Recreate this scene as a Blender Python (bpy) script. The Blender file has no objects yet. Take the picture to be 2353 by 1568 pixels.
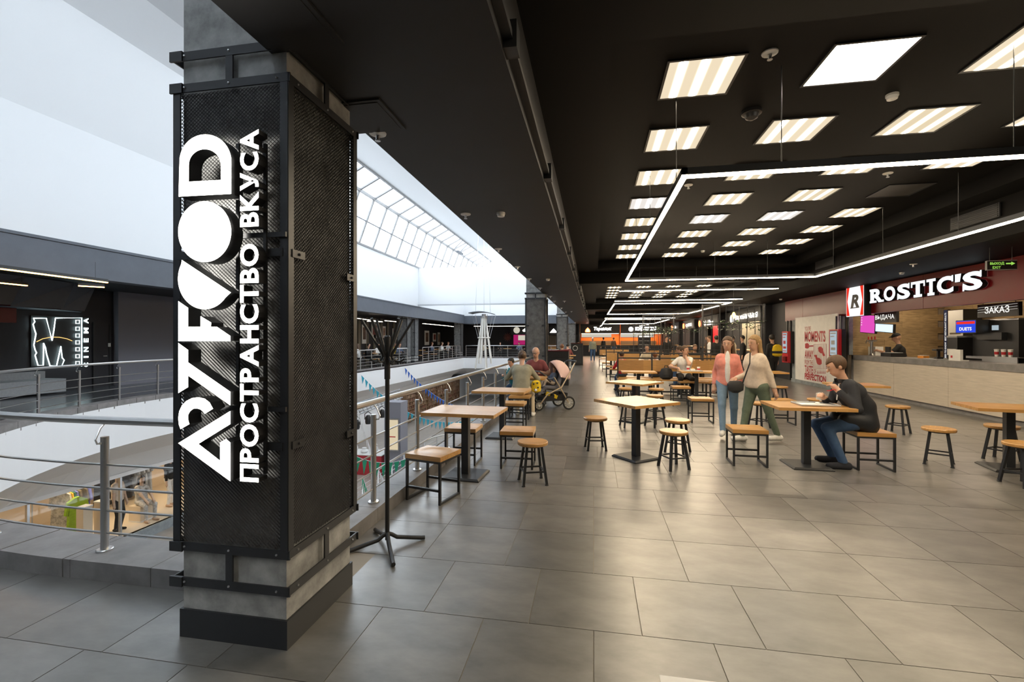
import bpy, math, random
import numpy as np
from mathutils import Vector, Matrix
R = math.radians
random.seed(7)
# ------------------------------------------------------------------ camera
SC = bpy.context.scene
COL = SC.collection
CAM_H = 1.55
IMG_W, IMG_H = 2353., 1568.
FOC = IMG_W / 36. * 16.
CX0, CY0 = 1176.5, 780.
YAW = math.atan((1364. - CX0) / FOC)
cam_d = bpy.data.cameras.new('camera'); cam = bpy.data.objects.new('camera', cam_d); COL.objects.link(cam)
cam_d.lens = 16.; cam_d.sensor_width = 36.; cam_d.sensor_fit = 'HORIZONTAL'
cam_d.shift_y = -(784. - CY0) / IMG_W
cam_d.clip_start = .05; cam_d.clip_end = 300
cam.location = (0, 0, CAM_H); cam.rotation_euler = (R(90), 0, YAW)
SC.camera = cam
# ------------------------------------------------------------------ world (overcast daylight, enters through the roof glazing)
SKY = 3.5
w = bpy.data.worlds.new('sky'); SC.world = w; w.use_nodes = True
bg = w.node_tree.nodes['Background']; bg.inputs[0].default_value = (.88, .95, 1, 1); bg.inputs[1].default_value = SKY
vs = SC.view_settings
vs.view_transform = 'Standard'; vs.look = 'None'; vs.gamma = 1; vs.use_curve_mapping = False
vs.exposure = 0.95
PANEL_E, LED_E = 28., 34.
SC.cycles.max_bounces = 6; SC.cycles.diffuse_bounces = 3; SC.cycles.glossy_bounces = 2; SC.cycles.transparent_max_bounces = 8; SC.cycles.caustics_reflective = False; SC.cycles.caustics_refractive = False
# ------------------------------------------------------------------ pixel helpers (reference frame 2353x1568)
_c, _s = math.cos(YAW), math.sin(YAW)
def ray(x, y):
    u = (x - CX0) / FOC; v = -(y - CY0) / FOC
    return (u * _c - _s, u * _s + _c, v)
def PZ(x, y, z=0.):
    d = ray(x, y); t = (z - CAM_H) / d[2]; return (d[0] * t, d[1] * t, z)
def PX(x, y, X):
    d = ray(x, y); t = X / d[0]; return (X, d[1] * t, CAM_H + d[2] * t)
def PY(x, y, Y):
    d = ray(x, y); t = Y / d[1]; return (d[0] * t, Y, CAM_H + d[2] * t)
# ------------------------------------------------------------------ materials
MATS = {}
def nt(name):
    m = bpy.data.materials.new(name); m.use_nodes = True
    b = m.node_tree.nodes['Principled BSDF']
    return m, m.node_tree, b
def mat(name, col, rough=.5, metal=0., noise=0., nscale=8., bump=0., coat=0., emis=None, estr=0., spec=.5, trans=0., alpha=1., objrand=0., nstretch=None):
    """procedural surface: base colour with noise mottling, optional fine bump and per-object variation"""
    if name in MATS: return MATS[name]
    m, t, b = nt(name); N = t.nodes; L = t.links
    col = tuple(col) + (1,)
    b.inputs['Base Color'].default_value = col; b.inputs['Roughness'].default_value = rough
    b.inputs['Metallic'].default_value = metal; b.inputs['Specular IOR Level'].default_value = spec
    b.inputs['Coat Weight'].default_value = coat; b.inputs['Coat Roughness'].default_value = .12
    b.inputs['Transmission Weight'].default_value = trans; b.inputs['Alpha'].default_value = alpha
    if emis: b.inputs['Emission Color'].default_value = tuple(emis) + (1,); b.inputs['Emission Strength'].default_value = estr
    if noise or bump or objrand:
        tc = N.new('ShaderNodeTexCoord'); src = tc.outputs['Object']
        if nstretch:
            mp = N.new('ShaderNodeMapping'); mp.inputs['Scale'].default_value = nstretch; L.new(src, mp.inputs[0]); src = mp.outputs[0]
        nz = N.new('ShaderNodeTexNoise'); nz.inputs['Scale'].default_value = nscale; nz.inputs['Detail'].default_value = 6; nz.inputs['Roughness'].default_value = .62
        L.new(src, nz.inputs['Vector'])
        if noise:
            rp = N.new('ShaderNodeValToRGB'); e = rp.color_ramp.elements
            e[0].position = .3; e[1].position = .7
            e[0].color = tuple(max(0, q * (1 - noise)) for q in col[:3]) + (1,)
            e[1].color = tuple(min(1, q * (1 + noise)) for q in col[:3]) + (1,)
            L.new(nz.outputs[0], rp.inputs[0]); out = rp.outputs[0]
            if objrand:
                oi = N.new('ShaderNodeObjectInfo'); mr = N.new('ShaderNodeMapRange')
                mr.inputs['To Min'].default_value = 1 - objrand; mr.inputs['To Max'].default_value = 1 + objrand
                L.new(oi.outputs['Random'], mr.inputs[0])
                hs = N.new('ShaderNodeHueSaturation'); L.new(mr.outputs[0], hs.inputs['Value']); L.new(out, hs.inputs['Color']); out = hs.outputs[0]
            L.new(out, b.inputs['Base Color'])
        if bump:
            bp = N.new('ShaderNodeBump'); bp.inputs['Strength'].default_value = bump; bp.inputs['Distance'].default_value = .01
            L.new(nz.outputs[0], bp.inputs['Height']); L.new(bp.outputs[0], b.inputs['Normal'])
    MATS[name] = m; return m
def wood(name, c1, c2, rough=.4, scale=1., stave=.045, axis=0):
    """oak butcher block: staves of slightly different tone with grain along the stave"""
    if name in MATS: return MATS[name]
    m, t, b = nt(name); N = t.nodes; L = t.links
    tc = N.new('ShaderNodeTexCoord'); mp = N.new('ShaderNodeMapping'); L.new(tc.outputs['Object'], mp.inputs[0])
    if axis: mp.inputs['Rotation'].default_value = (0, 0, R(90)) if axis == 1 else (0, R(90), 0)
    br = N.new('ShaderNodeTexBrick'); br.offset = .37; br.inputs['Scale'].default_value = 1.; br.inputs['Brick Width'].default_value = stave * 7; br.inputs['Row Height'].default_value = stave
    br.inputs['Mortar Size'].default_value = .0006; br.inputs['Color1'].default_value = tuple(c1) + (1,); br.inputs['Color2'].default_value = tuple(c2) + (1,)
    br.inputs['Mortar'].default_value = tuple(q * .55 for q in c1) + (1,)
    L.new(mp.outputs[0], br.inputs['Vector'])
    m2 = N.new('ShaderNodeMapping'); m2.inputs['Scale'].default_value = (4 * scale, 60 * scale, 60 * scale); L.new(mp.outputs[0], m2.inputs[0])
    nz = N.new('ShaderNodeTexNoise'); nz.inputs['Scale'].default_value = 1.; nz.inputs['Detail'].default_value = 5; L.new(m2.outputs[0], nz.inputs['Vector'])
    mx = N.new('ShaderNodeMix'); mx.data_type = 'RGBA'; mx.blend_type = 'MULTIPLY'; mx.inputs['Factor'].default_value = .5
    rp = N.new('ShaderNodeValToRGB'); rp.color_ramp.elements[0].color = (.55, .5, .45, 1); rp.color_ramp.elements[1].color = (1.15, 1.1, 1.05, 1); rp.color_ramp.elements[0].position = .3; rp.color_ramp.elements[1].position = .7
    L.new(nz.outputs[0], rp.inputs[0]); L.new(br.outputs[0], mx.inputs['A']); L.new(rp.outputs[0], mx.inputs['B']); L.new(mx.outputs['Result'], b.inputs['Base Color'])
    b.inputs['Roughness'].default_value = rough; b.inputs['Coat Weight'].default_value = .25; b.inputs['Coat Roughness'].default_value = .2
    MATS[name] = m; return m
def emit(name, col, s):
    if name in MATS: return MATS[name]
    m = bpy.data.materials.new(name); m.use_nodes = True; t = m.node_tree; t.nodes.clear()
    e = t.nodes.new('ShaderNodeEmission'); o = t.nodes.new('ShaderNodeOutputMaterial')
    e.inputs[0].default_value = tuple(col) + (1,); e.inputs[1].default_value = s
    t.links.new(e.outputs[0], o.inputs[0]); MATS[name] = m; return m
def panel_mat(name, col, lo, hi):
    """fluorescent troffer: three glowing tubes behind a perforated steel cover"""
    m = bpy.data.materials.new(name); m.use_nodes = True; t = m.node_tree; N = t.nodes; L = t.links; N.clear()
    tc = N.new('ShaderNodeTexCoord'); sx = N.new('ShaderNodeSeparateXYZ'); L.new(tc.outputs['Object'], sx.inputs[0])
    w1 = N.new('ShaderNodeMath'); w1.operation = 'MULTIPLY'; w1.inputs[1].default_value = 2 * math.pi / .17; L.new(sx.outputs[0], w1.inputs[0])
    co = N.new('ShaderNodeMath'); co.operation = 'COSINE'; L.new(w1.outputs[0], co.inputs[0])
    ab = N.new('ShaderNodeMath'); ab.operation = 'ABSOLUTE'; L.new(sx.outputs[0], ab.inputs[0])
    ed = N.new('ShaderNodeMapRange'); ed.inputs['From Min'].default_value = .255; ed.inputs['From Max'].default_value = .2; L.new(ab.outputs[0], ed.inputs[0])
    m0 = N.new('ShaderNodeMapRange'); m0.inputs['From Min'].default_value = -1; L.new(co.outputs[0], m0.inputs[0])
    mr = N.new('ShaderNodeMath'); mr.operation = 'POWER'; mr.inputs[1].default_value = 8.; L.new(m0.outputs[0], mr.inputs[0])
    mu = N.new('ShaderNodeMath'); mu.operation = 'MULTIPLY'; L.new(mr.outputs[0], mu.inputs[0]); L.new(ed.outputs[0], mu.inputs[1])
    ay = N.new('ShaderNodeMath'); ay.operation = 'ABSOLUTE'; L.new(sx.outputs[1], ay.inputs[0])
    ey = N.new('ShaderNodeMapRange'); ey.inputs['From Min'].default_value = .29; ey.inputs['From Max'].default_value = .24; ey.inputs['To Min'].default_value = .25; L.new(ay.outputs[0], ey.inputs[0])
    m3 = N.new('ShaderNodeMath'); m3.operation = 'MULTIPLY'; L.new(mu.outputs[0], m3.inputs[0]); L.new(ey.outputs[0], m3.inputs[1])
    st = N.new('ShaderNodeMapRange'); st.inputs['To Min'].default_value = lo; st.inputs['To Max'].default_value = hi; L.new(m3.outputs[0], st.inputs[0])
    e = N.new('ShaderNodeEmission'); e.inputs[0].default_value = tuple(col) + (1,); L.new(st.outputs[0], e.inputs[1])
    o = N.new('ShaderNodeOutputMaterial'); L.new(e.outputs[0], o.inputs[0]); MATS[name] = m; return m
def glass(name, tint=(.93, .96, .97), refl=.06):
    if name in MATS: return MATS[name]
    m = bpy.data.materials.new(name); m.use_nodes = True; t = m.node_tree; t.nodes.clear()
    a = t.nodes.new('ShaderNodeBsdfTransparent'); a.inputs[0].default_value = tuple(tint) + (1,)
    g = t.nodes.new('ShaderNodeBsdfGlossy'); g.inputs['Roughness'].default_value = .03
    x = t.nodes.new('ShaderNodeMixShader'); x.inputs[0].default_value = refl; o = t.nodes.new('ShaderNodeOutputMaterial')
    t.links.new(a.outputs[0], x.inputs[1]); t.links.new(g.outputs[0], x.inputs[2]); t.links.new(x.outputs[0], o.inputs[0]); MATS[name] = m; return m

mat('tile', (.142, .136, .126), .34, spec=1., coat=.6, noise=.42, nscale=2.6, objrand=.2, nstretch=(1, 2.2, 1))
MATS['tile'].node_tree.nodes['Principled BSDF'].inputs['Coat Roughness'].default_value = .3
mat('grout', (.3, .27, .23), .8)
mat('kerb', (.21, .2, .2), .5, noise=.25, nscale=5, objrand=.06)
mat('concrete', (.36, .365, .36), .85, noise=.4, nscale=7, bump=.25)
mat('concrete_pale', (.26, .29, .31), .85, noise=.25, nscale=6, bump=.2)
mat('black_metal', (.022, .024, .028), .38, spec=.5)
mat('black_paint', (.012, .0125, .014), .55)
mat('expanded_steel', (.065, .065, .07), .34, spec=.8)
mat('steel', (.58, .58, .58), .28, metal=1.)
mat('zinc', (.55, .56, .58), .35, metal=1.)
mat('white_wall', (.82, .835, .86), .7)
mat('white_gloss', (.8, .82, .84), .22, noise=.05, nscale=1.5, nstretch=(.4, 6, 1))
mat('dark_wall', (.026, .026, .031), .55, spec=.3)
mat('beam_grey', (.1, .112, .135), .55, noise=.08, nscale=3)
mat('soffit_grey', (.036, .036, .038), .55, noise=.06, nscale=2, spec=.25)
mat('ceiling_black', (.0052, .005, .0049), .6, spec=.08)
mat('grey_violet', (.23, .23, .27), .6)
wood('oak', (.64, .37, .13), (.52, .28, .09), .3)
wood('oak_b', (.6, .36, .15), (.47, .26, .1), .4, axis=1)
wood('oak_v', (.5, .29, .1), (.4, .22, .08), .42, stave=.05)
mat('white_plastic', (.75, .75, .74), .4)
mat('red', (.5, .012, .022), .35)
mat('maroon', (.14, .005, .007), .3, spec=.2)
mat('black_plastic', (.014, .014, .015), .4)
mat('rubber', (.02, .02, .02), .75)
glass('pane', (.95, .975, 1.), .05)
glass('shop_glass', (.97, .97, .97), .015)
panel_mat('panel_warm', (1, .84, .6), .46, PANEL_E)
panel_mat('panel_cool', (.98, .92, .86), .45, PANEL_E * .75)
panel_mat('panel_dim', (1, .83, .57), .42, PANEL_E * .65)
emit('panel_full', (1, .9, .76), PANEL_E * .4)
emit('led', (1, .8, .55), LED_E)
emit('led_white', (1, .87, .7), 9.)
emit('sign_white', (1, .95, .86), 6.)
emit('sign_cool', (.9, .97, 1), .62)
emit('neon', (.75, .97, 1), 3.)
# ------------------------------------------------------------------ mesh builder
class MB:
    def __init__(s): s.v = []; s.f = []; s.m = []; s.sm = []
    def add(s, vs, fs, mi=0, smooth=False):
        o = len(s.v); s.v += [tuple(p) for p in vs]; s.f += [tuple(o + i for i in f) for f in fs]; s.m += [mi] * len(fs); s.sm += [smooth] * len(fs); return s
    def box(s, x0, x1, y0, y1, z0, z1, mi=0):
        return s.add([(x0, y0, z0), (x1, y0, z0), (x1, y1, z0), (x0, y1, z0), (x0, y0, z1), (x1, y0, z1), (x1, y1, z1), (x0, y1, z1)],
                     [(3, 2, 1, 0), (4, 5, 6, 7), (0, 1, 5, 4), (1, 2, 6, 5), (2, 3, 7, 6), (3, 0, 4, 7)], mi)
    def cbox(s, c, d, mi=0, rz=0., M=None):
        x, y, z = (q / 2 for q in d); vs = [Vector(p) for p in ((-x, -y, -z), (x, -y, -z), (x, y, -z), (-x, y, -z), (-x, -y, z), (x, -y, z), (x, y, z), (-x, y, z))]
        A = M if M is not None else Matrix.Rotation(rz, 3, 'Z')
        vs = [A @ p + Vector(c) for p in vs]
        return s.add(vs, [(3, 2, 1, 0), (4, 5, 6, 7), (0, 1, 5, 4), (1, 2, 6, 5), (2, 3, 7, 6), (3, 0, 4, 7)], mi)
    def bar(s, a, b, w, h=None, mi=0, up=(0, 0, 1)):
        a, b = Vector(a), Vector(b); h = h or w; d = (b - a).normalized(); u = Vector(up)
        if abs(d.dot(u)) > .98: u = Vector((0, 1, 0))
        x = d.cross(u).normalized() * (w / 2); y = x.normalized().cross(d).normalized() * (h / 2)
        vs = [p + q for p in (a, b) for q in (-x - y, x - y, x + y, -x + y)]
        return s.add(vs, [(3, 2, 1, 0), (4, 5, 6, 7), (0, 1, 5, 4), (1, 2, 6, 5), (2, 3, 7, 6), (3, 0, 4, 7)], mi)
    def tube(s, pts, r, n=8, mi=0, closed=False, rads=None):
        pts = [Vector(p) for p in pts]; k = len(pts); vs = []; fs = []; prev = None
        for i, p in enumerate(pts):
            if closed: d = (pts[(i + 1) % k] - pts[i - 1]).normalized()
            else: d = (pts[min(i + 1, k - 1)] - pts[max(i - 1, 0)]).normalized()
            if prev is None:
                u = Vector((0, 0, 1)) if abs(d.z) < .9 else Vector((1, 0, 0))
                prev = (u - d * u.dot(d)).normalized()
            else: prev = (prev - d * prev.dot(d)).normalized()
            q = d.cross(prev); rr = rads[i] if rads else r
            for j in range(n):
                a = 2 * math.pi * j / n; vs.append(p + (prev * math.cos(a) + q * math.sin(a)) * rr)
        for i in range(k if closed else k - 1):
            for j in range(n):
                i2 = (i + 1) % k; fs.append((i * n + j, i * n + (j + 1) % n, i2 * n + (j + 1) % n, i2 * n + j))
        if not closed: fs += [tuple(range(n - 1, -1, -1)), tuple((k - 1) * n + j for j in range(n))]
        return s.add(vs, fs, mi, True)
    def lathe(s, prof, n=16, c=(0, 0, 0), mi=0, sx=1., sy=1.):
        vs = []; fs = []; k = len(prof)
        for (r, z) in prof:
            for j in range(n):
                a = 2 * math.pi * j / n; vs.append((c[0] + r * math.cos(a) * sx, c[1] + r * math.sin(a) * sy, c[2] + z))
        for i in range(k - 1):
            for j in range(n): fs.append((i * n + j, i * n + (j + 1) % n, (i + 1) * n + (j + 1) % n, (i + 1) * n + j))
        fs += [tuple(range(n - 1, -1, -1)), tuple((k - 1) * n + j for j in range(n))]
        return s.add(vs, fs, mi, True)
    def quad(s, a, b, c, d, mi=0): return s.add([a, b, c, d], [(0, 1, 2, 3)], mi)
    def prism(s, poly, depth, M=None, mi=0):
        """extrude a 2-D polygon (x,y) by depth along -z of frame M; fan faces are n-gons"""
        n = len(poly); vs = [Vector((x, y, 0)) for x, y in poly] + [Vector((x, y, -depth)) for x, y in poly]
        ar = sum(poly[i][0] * poly[(i + 1) % n][1] - poly[(i + 1) % n][0] * poly[i][1] for i in range(n))
        if M is not None: vs = [M @ p for p in vs]
        fr = tuple(range(n)); bk = tuple(range(2 * n - 1, n - 1, -1)); sd = [(i, n + i, n + (i + 1) % n, (i + 1) % n) for i in range(n)]
        if ar < 0: fr = fr[::-1]; bk = bk[::-1]; sd = [q[::-1] for q in sd]
        return s.add(vs, [fr, bk] + sd, mi)
    def sphere(s, c, r, n=10, mi=0, sz=1.):
        m = max(4, n // 2); return s.lathe([(max(1e-4, r * math.sin(math.pi * i / m)), -r * sz * math.cos(math.pi * i / m)) for i in range(m + 1)], n, c, mi)
    def mesh(s, name, mats, ang=35):
        me = bpy.data.meshes.new(name); me.from_pydata(s.v, [], s.f); me.update()
        if isinstance(mats, str): mats = [mats]
        for q in mats: me.materials.append(MATS[q])
        if len(mats) > 1: me.polygons.foreach_set('material_index', s.m)
        if any(s.sm):
            me.polygons.foreach_set('use_smooth', [True] * len(s.f)); me.set_sharp_from_angle(angle=R(ang))
        return me
    def obj(s, name, mats, parent=None, loc=None, rz=0., **kw):
        return link(name, s.mesh(name, mats), parent, loc, rz, **kw)
def link(name, me, parent=None, loc=None, rz=0., label=None, cat=None, group=None, kind=None):
    o = bpy.data.objects.new(name, me); COL.objects.link(o)
    if parent: o.parent = parent
    if loc: o.location = loc
    if rz: o.rotation_euler = (0, 0, rz)
    tag(o, label, cat, group, kind); return o
def tag(o, label=None, cat=None, group=None, kind=None):
    if label: o['label'] = label
    if cat: o['category'] = cat
    if group: o['group'] = group
    if kind: o['kind'] = kind
    return o
def thing(name, label, cat, loc=(0, 0, 0), rz=0., group=None): return link(name, None, None, loc, rz, label, cat, group)
def struct(name, mb, m, parent=None): return mb.obj(name, m, parent, kind=None if parent else 'structure')
def BX(x0, x1, y0, y1, z0, z1): return MB().box(x0, x1, y0, y1, z0, z1)
class Proto:
    """a kind of thing built once; spawn() links a copy of it and of each of its parts (mesh data shared)"""
    def __init__(s): s.p = []
    def part(s, name, mb, m, parent=None, label=None): s.p.append((name, mb.mesh(name, m), parent, label)); return len(s.p) - 1
    def spawn(s, name, label, cat, loc, rz=0., group=None, scale=None):
        t = thing(name, label, cat, loc, rz, group); os_ = []
        if scale: t.scale = scale
        for (n, me, pa, lb) in s.p: os_.append(link(n, me, t if pa is None else os_[pa], label=lb))
        return t
# ------------------------------------------------------------------ text as mesh
_tc = {}
LAT = dict(zip('ВОСТАНРКЕХМероасух', 'BOCTAHPKEXMepoacyx'))   # same shapes, cleaner outlines
def text_data(txt, bold=0., space=1., shear=0.):
    txt = ''.join(LAT.get(c, c) for c in txt); key = (txt, bold, space, shear)
    if key in _tc: return _tc[key]
    cu = bpy.data.curves.new('t', 'FONT'); cu.body = txt; cu.size = 1.; cu.offset = bold; cu.space_character = space; cu.shear = shear; cu.resolution_u = 4
    o = bpy.data.objects.new('t', cu); COL.objects.link(o)
    dg = bpy.context.evaluated_depsgraph_get(); me = bpy.data.meshes.new_from_object(o.evaluated_get(dg))
    vs = [tuple(v.co) for v in me.vertices]; fs = [tuple(p.vertices) for p in me.polygons]
    bpy.data.objects.remove(o); bpy.data.meshes.remove(me)
    _tc[key] = (vs, fs); return vs, fs
def text_mb(txt, width, height, M, depth=.0, bold=.02, space=1., mb=None, mi=0, shear=0.):
    """text filling width x height, lower-left at the origin of frame M (x right, y up, z towards the reader)"""
    vs, fs = text_data(txt, bold, space, shear); mb = mb or MB()
    if not vs: return mb
    x0 = min(v[0] for v in vs); x1 = max(v[0] for v in vs); y0 = min(v[1] for v in vs); y1 = max(v[1] for v in vs)
    sx = width / (x1 - x0); sy = height / (y1 - y0)
    P = [((v[0] - x0) * sx, (v[1] - y0) * sy) for v in vs]
    A = [M @ Vector((p[0], p[1], 0)) for p in P]; mb.add(A, fs, mi)
    if depth:
        ed = {}
        for f in fs:
            for i in range(len(f)):
                a, b = f[i], f[(i + 1) % len(f)]; ed[(a, b)] = 1
        bd = [(a, b) for (a, b) in ed if (b, a) not in ed]
        o = len(mb.v); B = [M @ Vector((p[0], p[1], -depth)) for p in P]
        nA = len(A); mb.add(A + B, [(b, a, a + nA, b + nA) for a, b in bd] , mi)
    return mb
def frame(o, xdir, ydir):
    x = Vector(xdir).normalized(); y = Vector(ydir).normalized(); z = x.cross(y)
    M = Matrix((x, y, z)).transposed().to_4x4(); M.translation = Vector(o); return M
ORD = ['first', 'second', 'third', 'fourth', 'fifth', 'sixth', 'seventh', 'eighth', 'ninth', 'tenth', 'eleventh', 'twelfth', 'thirteenth', 'fourteenth']
# ================================================================== STRUCTURE
ACX, ACY, AR = -3.4, 10.4, 7.65          # curved end of the atrium
XR, XL, YN, YF = -2.1, ACX - AR, ACY - AR, 38.
def arc(off, a0=180., a1=270., n=28, z=0.):
    return [(ACX + (AR + off) * math.cos(R(a0 + (a1 - a0) * i / n)), ACY + (AR + off) * math.sin(R(a0 + (a1 - a0) * i / n)), z) for i in range(n + 1)]
# ---- main floor slab (joint colour) with laid tiles
TILE = .6
YB = 2.46
def row_off(j):
    return {-1: 0., 0: .25, 1: 0., 2: 0., 3: 0., 4: .25, 5: .25, 6: .05, 7: .35}.get(j, (j * 37 % 12) * .05)
fb = MB(); GZ = -.004
fb.quad((-1.8, -6, GZ), (8.6, -6, GZ), (8.6, 46, GZ), (-1.8, 46, GZ)); fb.quad((-17, -6, GZ), (-1.8, -6, GZ), (-1.8, 2.6, GZ), (-17, 2.6, GZ))
fb.quad((8.6, -6, GZ), (10.5, -6, GZ), (10.5, 46, GZ), (8.6, 46, GZ))
floor = struct('floor', fb, 'grout')
t_me = MB().box(-.2977, .2977, -.2977, .2977, -.012, 0).mesh('tile', 'tile')
cands = []
for j in range(-14, 73):
    for i in range(-22, 15):
        x = i * TILE + row_off(j) + .3; y = YB + j * TILE + .3
        if x > 7.7 or y > 45.6: continue
        if y > 2.3 and x < -1.5: continue
        if y <= 2.3 and x < -9: continue
        r = x * _c + y * _s; f = -x * _s + y * _c
        vis = f > .9 and abs(r / f) < 1.35 and CY0 + FOC * CAM_H / f < 1900
        cands.append((0 if vis else 1, f if vis else 99 + abs(y), x, y))
cands.sort()
rest = MB()
for k, (v, f, x, y) in enumerate(cands):
    if k < 290 and v == 0: link('tile', t_me, floor, (x, y, 0))
    else: rest.box(x - .2977, x + .2977, y - .2977, y + .2977, -.012, 0)
rest.obj('tile_field', 'tile', floor, kind='stuff')
# edge strips of cut tiles beside the kerb
cut = MB()
for j in range(-1, 72):
    y0 = YB + j * TILE; x0 = min(x for (_, _, x, y) in cands if abs(y - y0 - .3) < .01 and x > -1.9) - .3 if j > 0 else -1.8
    if j > 0 and x0 > -1.8: cut.box(-1.8, x0 - .002, y0 + .001, y0 + .599, -.012, 0)
cut.obj('cut_tile', 'tile', floor, kind='stuff')
# pale patch tile in the foreground
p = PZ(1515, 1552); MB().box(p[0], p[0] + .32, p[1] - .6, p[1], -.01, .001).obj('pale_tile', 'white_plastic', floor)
# ---- floor of the cinema side and the opposite balcony
mat('balcony_floor', (.07, .075, .085), .2, noise=.15, nscale=2, coat=.2)
f2 = MB(); A = arc(0)
for a, b in zip(A, A[1:]): f2.quad((-17, a[1], 0), (-17, b[1], 0), b, a)
f2.quad((-17, ACY, 0), (XL, ACY, 0), (XL, 46, 0), (-17, 46, 0)); f2.quad((XL, YF, 0), (-1.8, YF, 0), (-1.8, 46, 0), (XL, 46, 0))
struct('floor', f2, 'balcony_floor')
# ---- kerb: raised stone edge all round the atrium, in separate stones
kerb = thing('trim_1', 'x', 'x'); del kerb['label']; del kerb['category']; tag(kerb, kind='structure')
def stone(pa, name='kerb_stone'):
    m = MB(); n = len(pa) // 2; top = [(x, y, .12) for x, y in pa]; bot = [(x, y, -.05) for x, y in pa]; N = len(pa)
    m.add(top + bot, [tuple(range(N))] + [(i, N + i, N + (i + 1) % N, (i + 1) % N) for i in range(N)]); return m.obj(name, 'kerb', kerb)
y = 2.4
while y < 37.7:
    stone([(-1.802, y + .002), (-1.802, y + .598), (XR, y + .598), (XR, y + .002)]); y += .6
x = -2.104
while x > ACX + .01:
    x2 = max(x - .62, ACX); stone([(x - .002, 2.4), (x - .002, YN), (x2 + .002, YN), (x2 + .002, 2.4)]); x = x2
far_k = MB(); na = 22
for i in range(na):
    a0, a1 = 270 - 90 * i / na, 270 - 90 * (i + 1) / na
    sub = [a0 - .05 + (a1 - a0 + .1) * q / 3 for q in range(4)]
    pa = [(ACX + (AR + .35) * math.cos(R(a)), ACY + (AR + .35) * math.sin(R(a))) for a in sub] + [(ACX + AR * math.cos(R(a)), ACY + AR * math.sin(R(a))) for a in sub[::-1]]
    ztop = .12 if i < 9 else .05
    stone(pa[::-1])
k2 = MB().box(XL - .3, XL, ACY, YF + .3, -.05, .06).box(XL, XR + .3, YF, YF + .3, -.05, .06); k2.obj('kerb_run', 'kerb', kerb)
# ---- white fascia below the floor edge and stepped soffit towards the lower shops
fa = MB()
ring0 = [(XR, YN), (XR, YF), (XL, YF)] + [(p[0], p[1]) for p in arc(0)]
for (a, b) in zip(ring0, ring0[1:] + ring0[:1]): fa.quad((a[0], a[1], 0), (b[0], b[1], 0), (b[0], b[1], -.95), (a[0], a[1], -.95))
struct('wall_fascia', fa, 'white_wall')
so = MB(); A0, A1 = arc(0, z=-.95), arc(.95, z=-1.5)
so2 = MB()
for i in range(len(A0) - 1):
    so.add([A0[i], A0[i + 1], A1[i + 1], A1[i]], [(0, 1, 2, 3)], 0, True)
    so2.quad(A1[i], A1[i + 1], (-12.4, A1[i + 1][1], -2.1), (-12.4, A1[i][1], -2.1))
so.quad((XL, ACY, -.95), (XL - .95, ACY, -1.5), (XL - .95, YF, -1.5), (XL, YF, -.95)); so2.quad((XL - .95, ACY, -1.5), (-12.4, ACY, -2.1), (-12.4, YF, -2.1), (XL - .95, YF, -1.5))
so.quad((XL, YF, -.95), (XR, YF, -.95), (XR, YF + 1.2, -1.5), (XL, YF + 1.2, -1.5)); so2.quad((XL, YF + 1.2, -1.5), (XR, YF + 1.2, -1.5), (XR, YF + 4, -1.5), (XL, YF + 4, -1.5))
so2.quad((XR, YN - 6, -.95), (6, YN - 6, -.95), (6, YF, -.95), (XR, YF, -.95)); so2.quad((-12.4, YN, -.96), (XR, YN, -.96), (XR, -6, -.96), (-12.4, -6, -.96))
so.quad((XL, YF, -.95), (XL, YF + 1.2, -1.5), (XL - .95, YF + 1.2, -1.5), (XL - .95, YF, -1.5)); so2.quad((-17, YF, -1.52), (XL - .95, YF, -1.52), (XL - .95, 46, -1.52), (-17, 46, -1.52)); so2.quad((XL - .95, YF + 1.2, -1.52), (XL, YF + 1.2, -1.52), (XL, 46, -1.52), (XL - .95, 46, -1.52)); so2.quad((-17, 22, -2.1), (-12.4, 22, -2.1), (-12.4, 46, -2.1), (-17, 46, -2.1))
struct('wall_left', BX(-17.2, -17, -6, 46, -4, -.01), 'white_wall')
cs = struct('ceiling', so, 'white_wall'); struct('ceiling', so2, 'white_wall')
# ---- food-court ceiling: low grey soffit, black rim with coffers
struct('ceiling', BX(-1.58, -.45, -6, 46, 3.0, 3.9), 'soffit_grey')
ce = MB(); X0c, X1c = .12, 5.25; COF = [(-9.1, .93), (3.16, 13.2), (15.4, 25.45), (27.7, 37.7)]
RIM = 3.56; COFZ = 3.77
ce.box(-.45, X0c, -6, 46, RIM, 3.9); ce.box(X1c, 5.7, -6, 46, RIM, 3.9)
yy = -6.
for (a, b) in COF:
    a = max(a, -6.)
    if a > yy: ce.box(X0c, X1c, yy, a, RIM, 3.9)
    ce.box(X0c, X1c, a, b, COFZ, 3.9); yy = b
ce.box(X0c, X1c, yy, 46, RIM, 3.9)
ceil = struct('ceiling', ce, 'ceiling_black')
for yb in (14.1, 26.4, 38.6): BX(-.45, 5.7, yb, yb + .5, 3.25, RIM + .01).obj('beam', 'ceiling_black', ceil)
struct('ceiling', BX(5.7, 10.5, -6, 46, 3.0, 3.9), 'beam_black' if 'beam_black' in MATS else 'ceiling_black')
# ceiling edge trunking and clips along the grey soffit
tr = thing('cable_tray', 'black cable tray clipped along the edge of the grey soffit', 'cable tray', (-.45, 2, 3.0))
MB().box(0, .05, -6, 40, .06, .1).obj('rail', 'black_paint', tr)
cl = MB().box(0, .07, -.05, .05, .02, .16).mesh('clip', 'black_metal')
for i in range(16): link('clip', cl, tr, (0, .3 + i * 1.9, 0))
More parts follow.
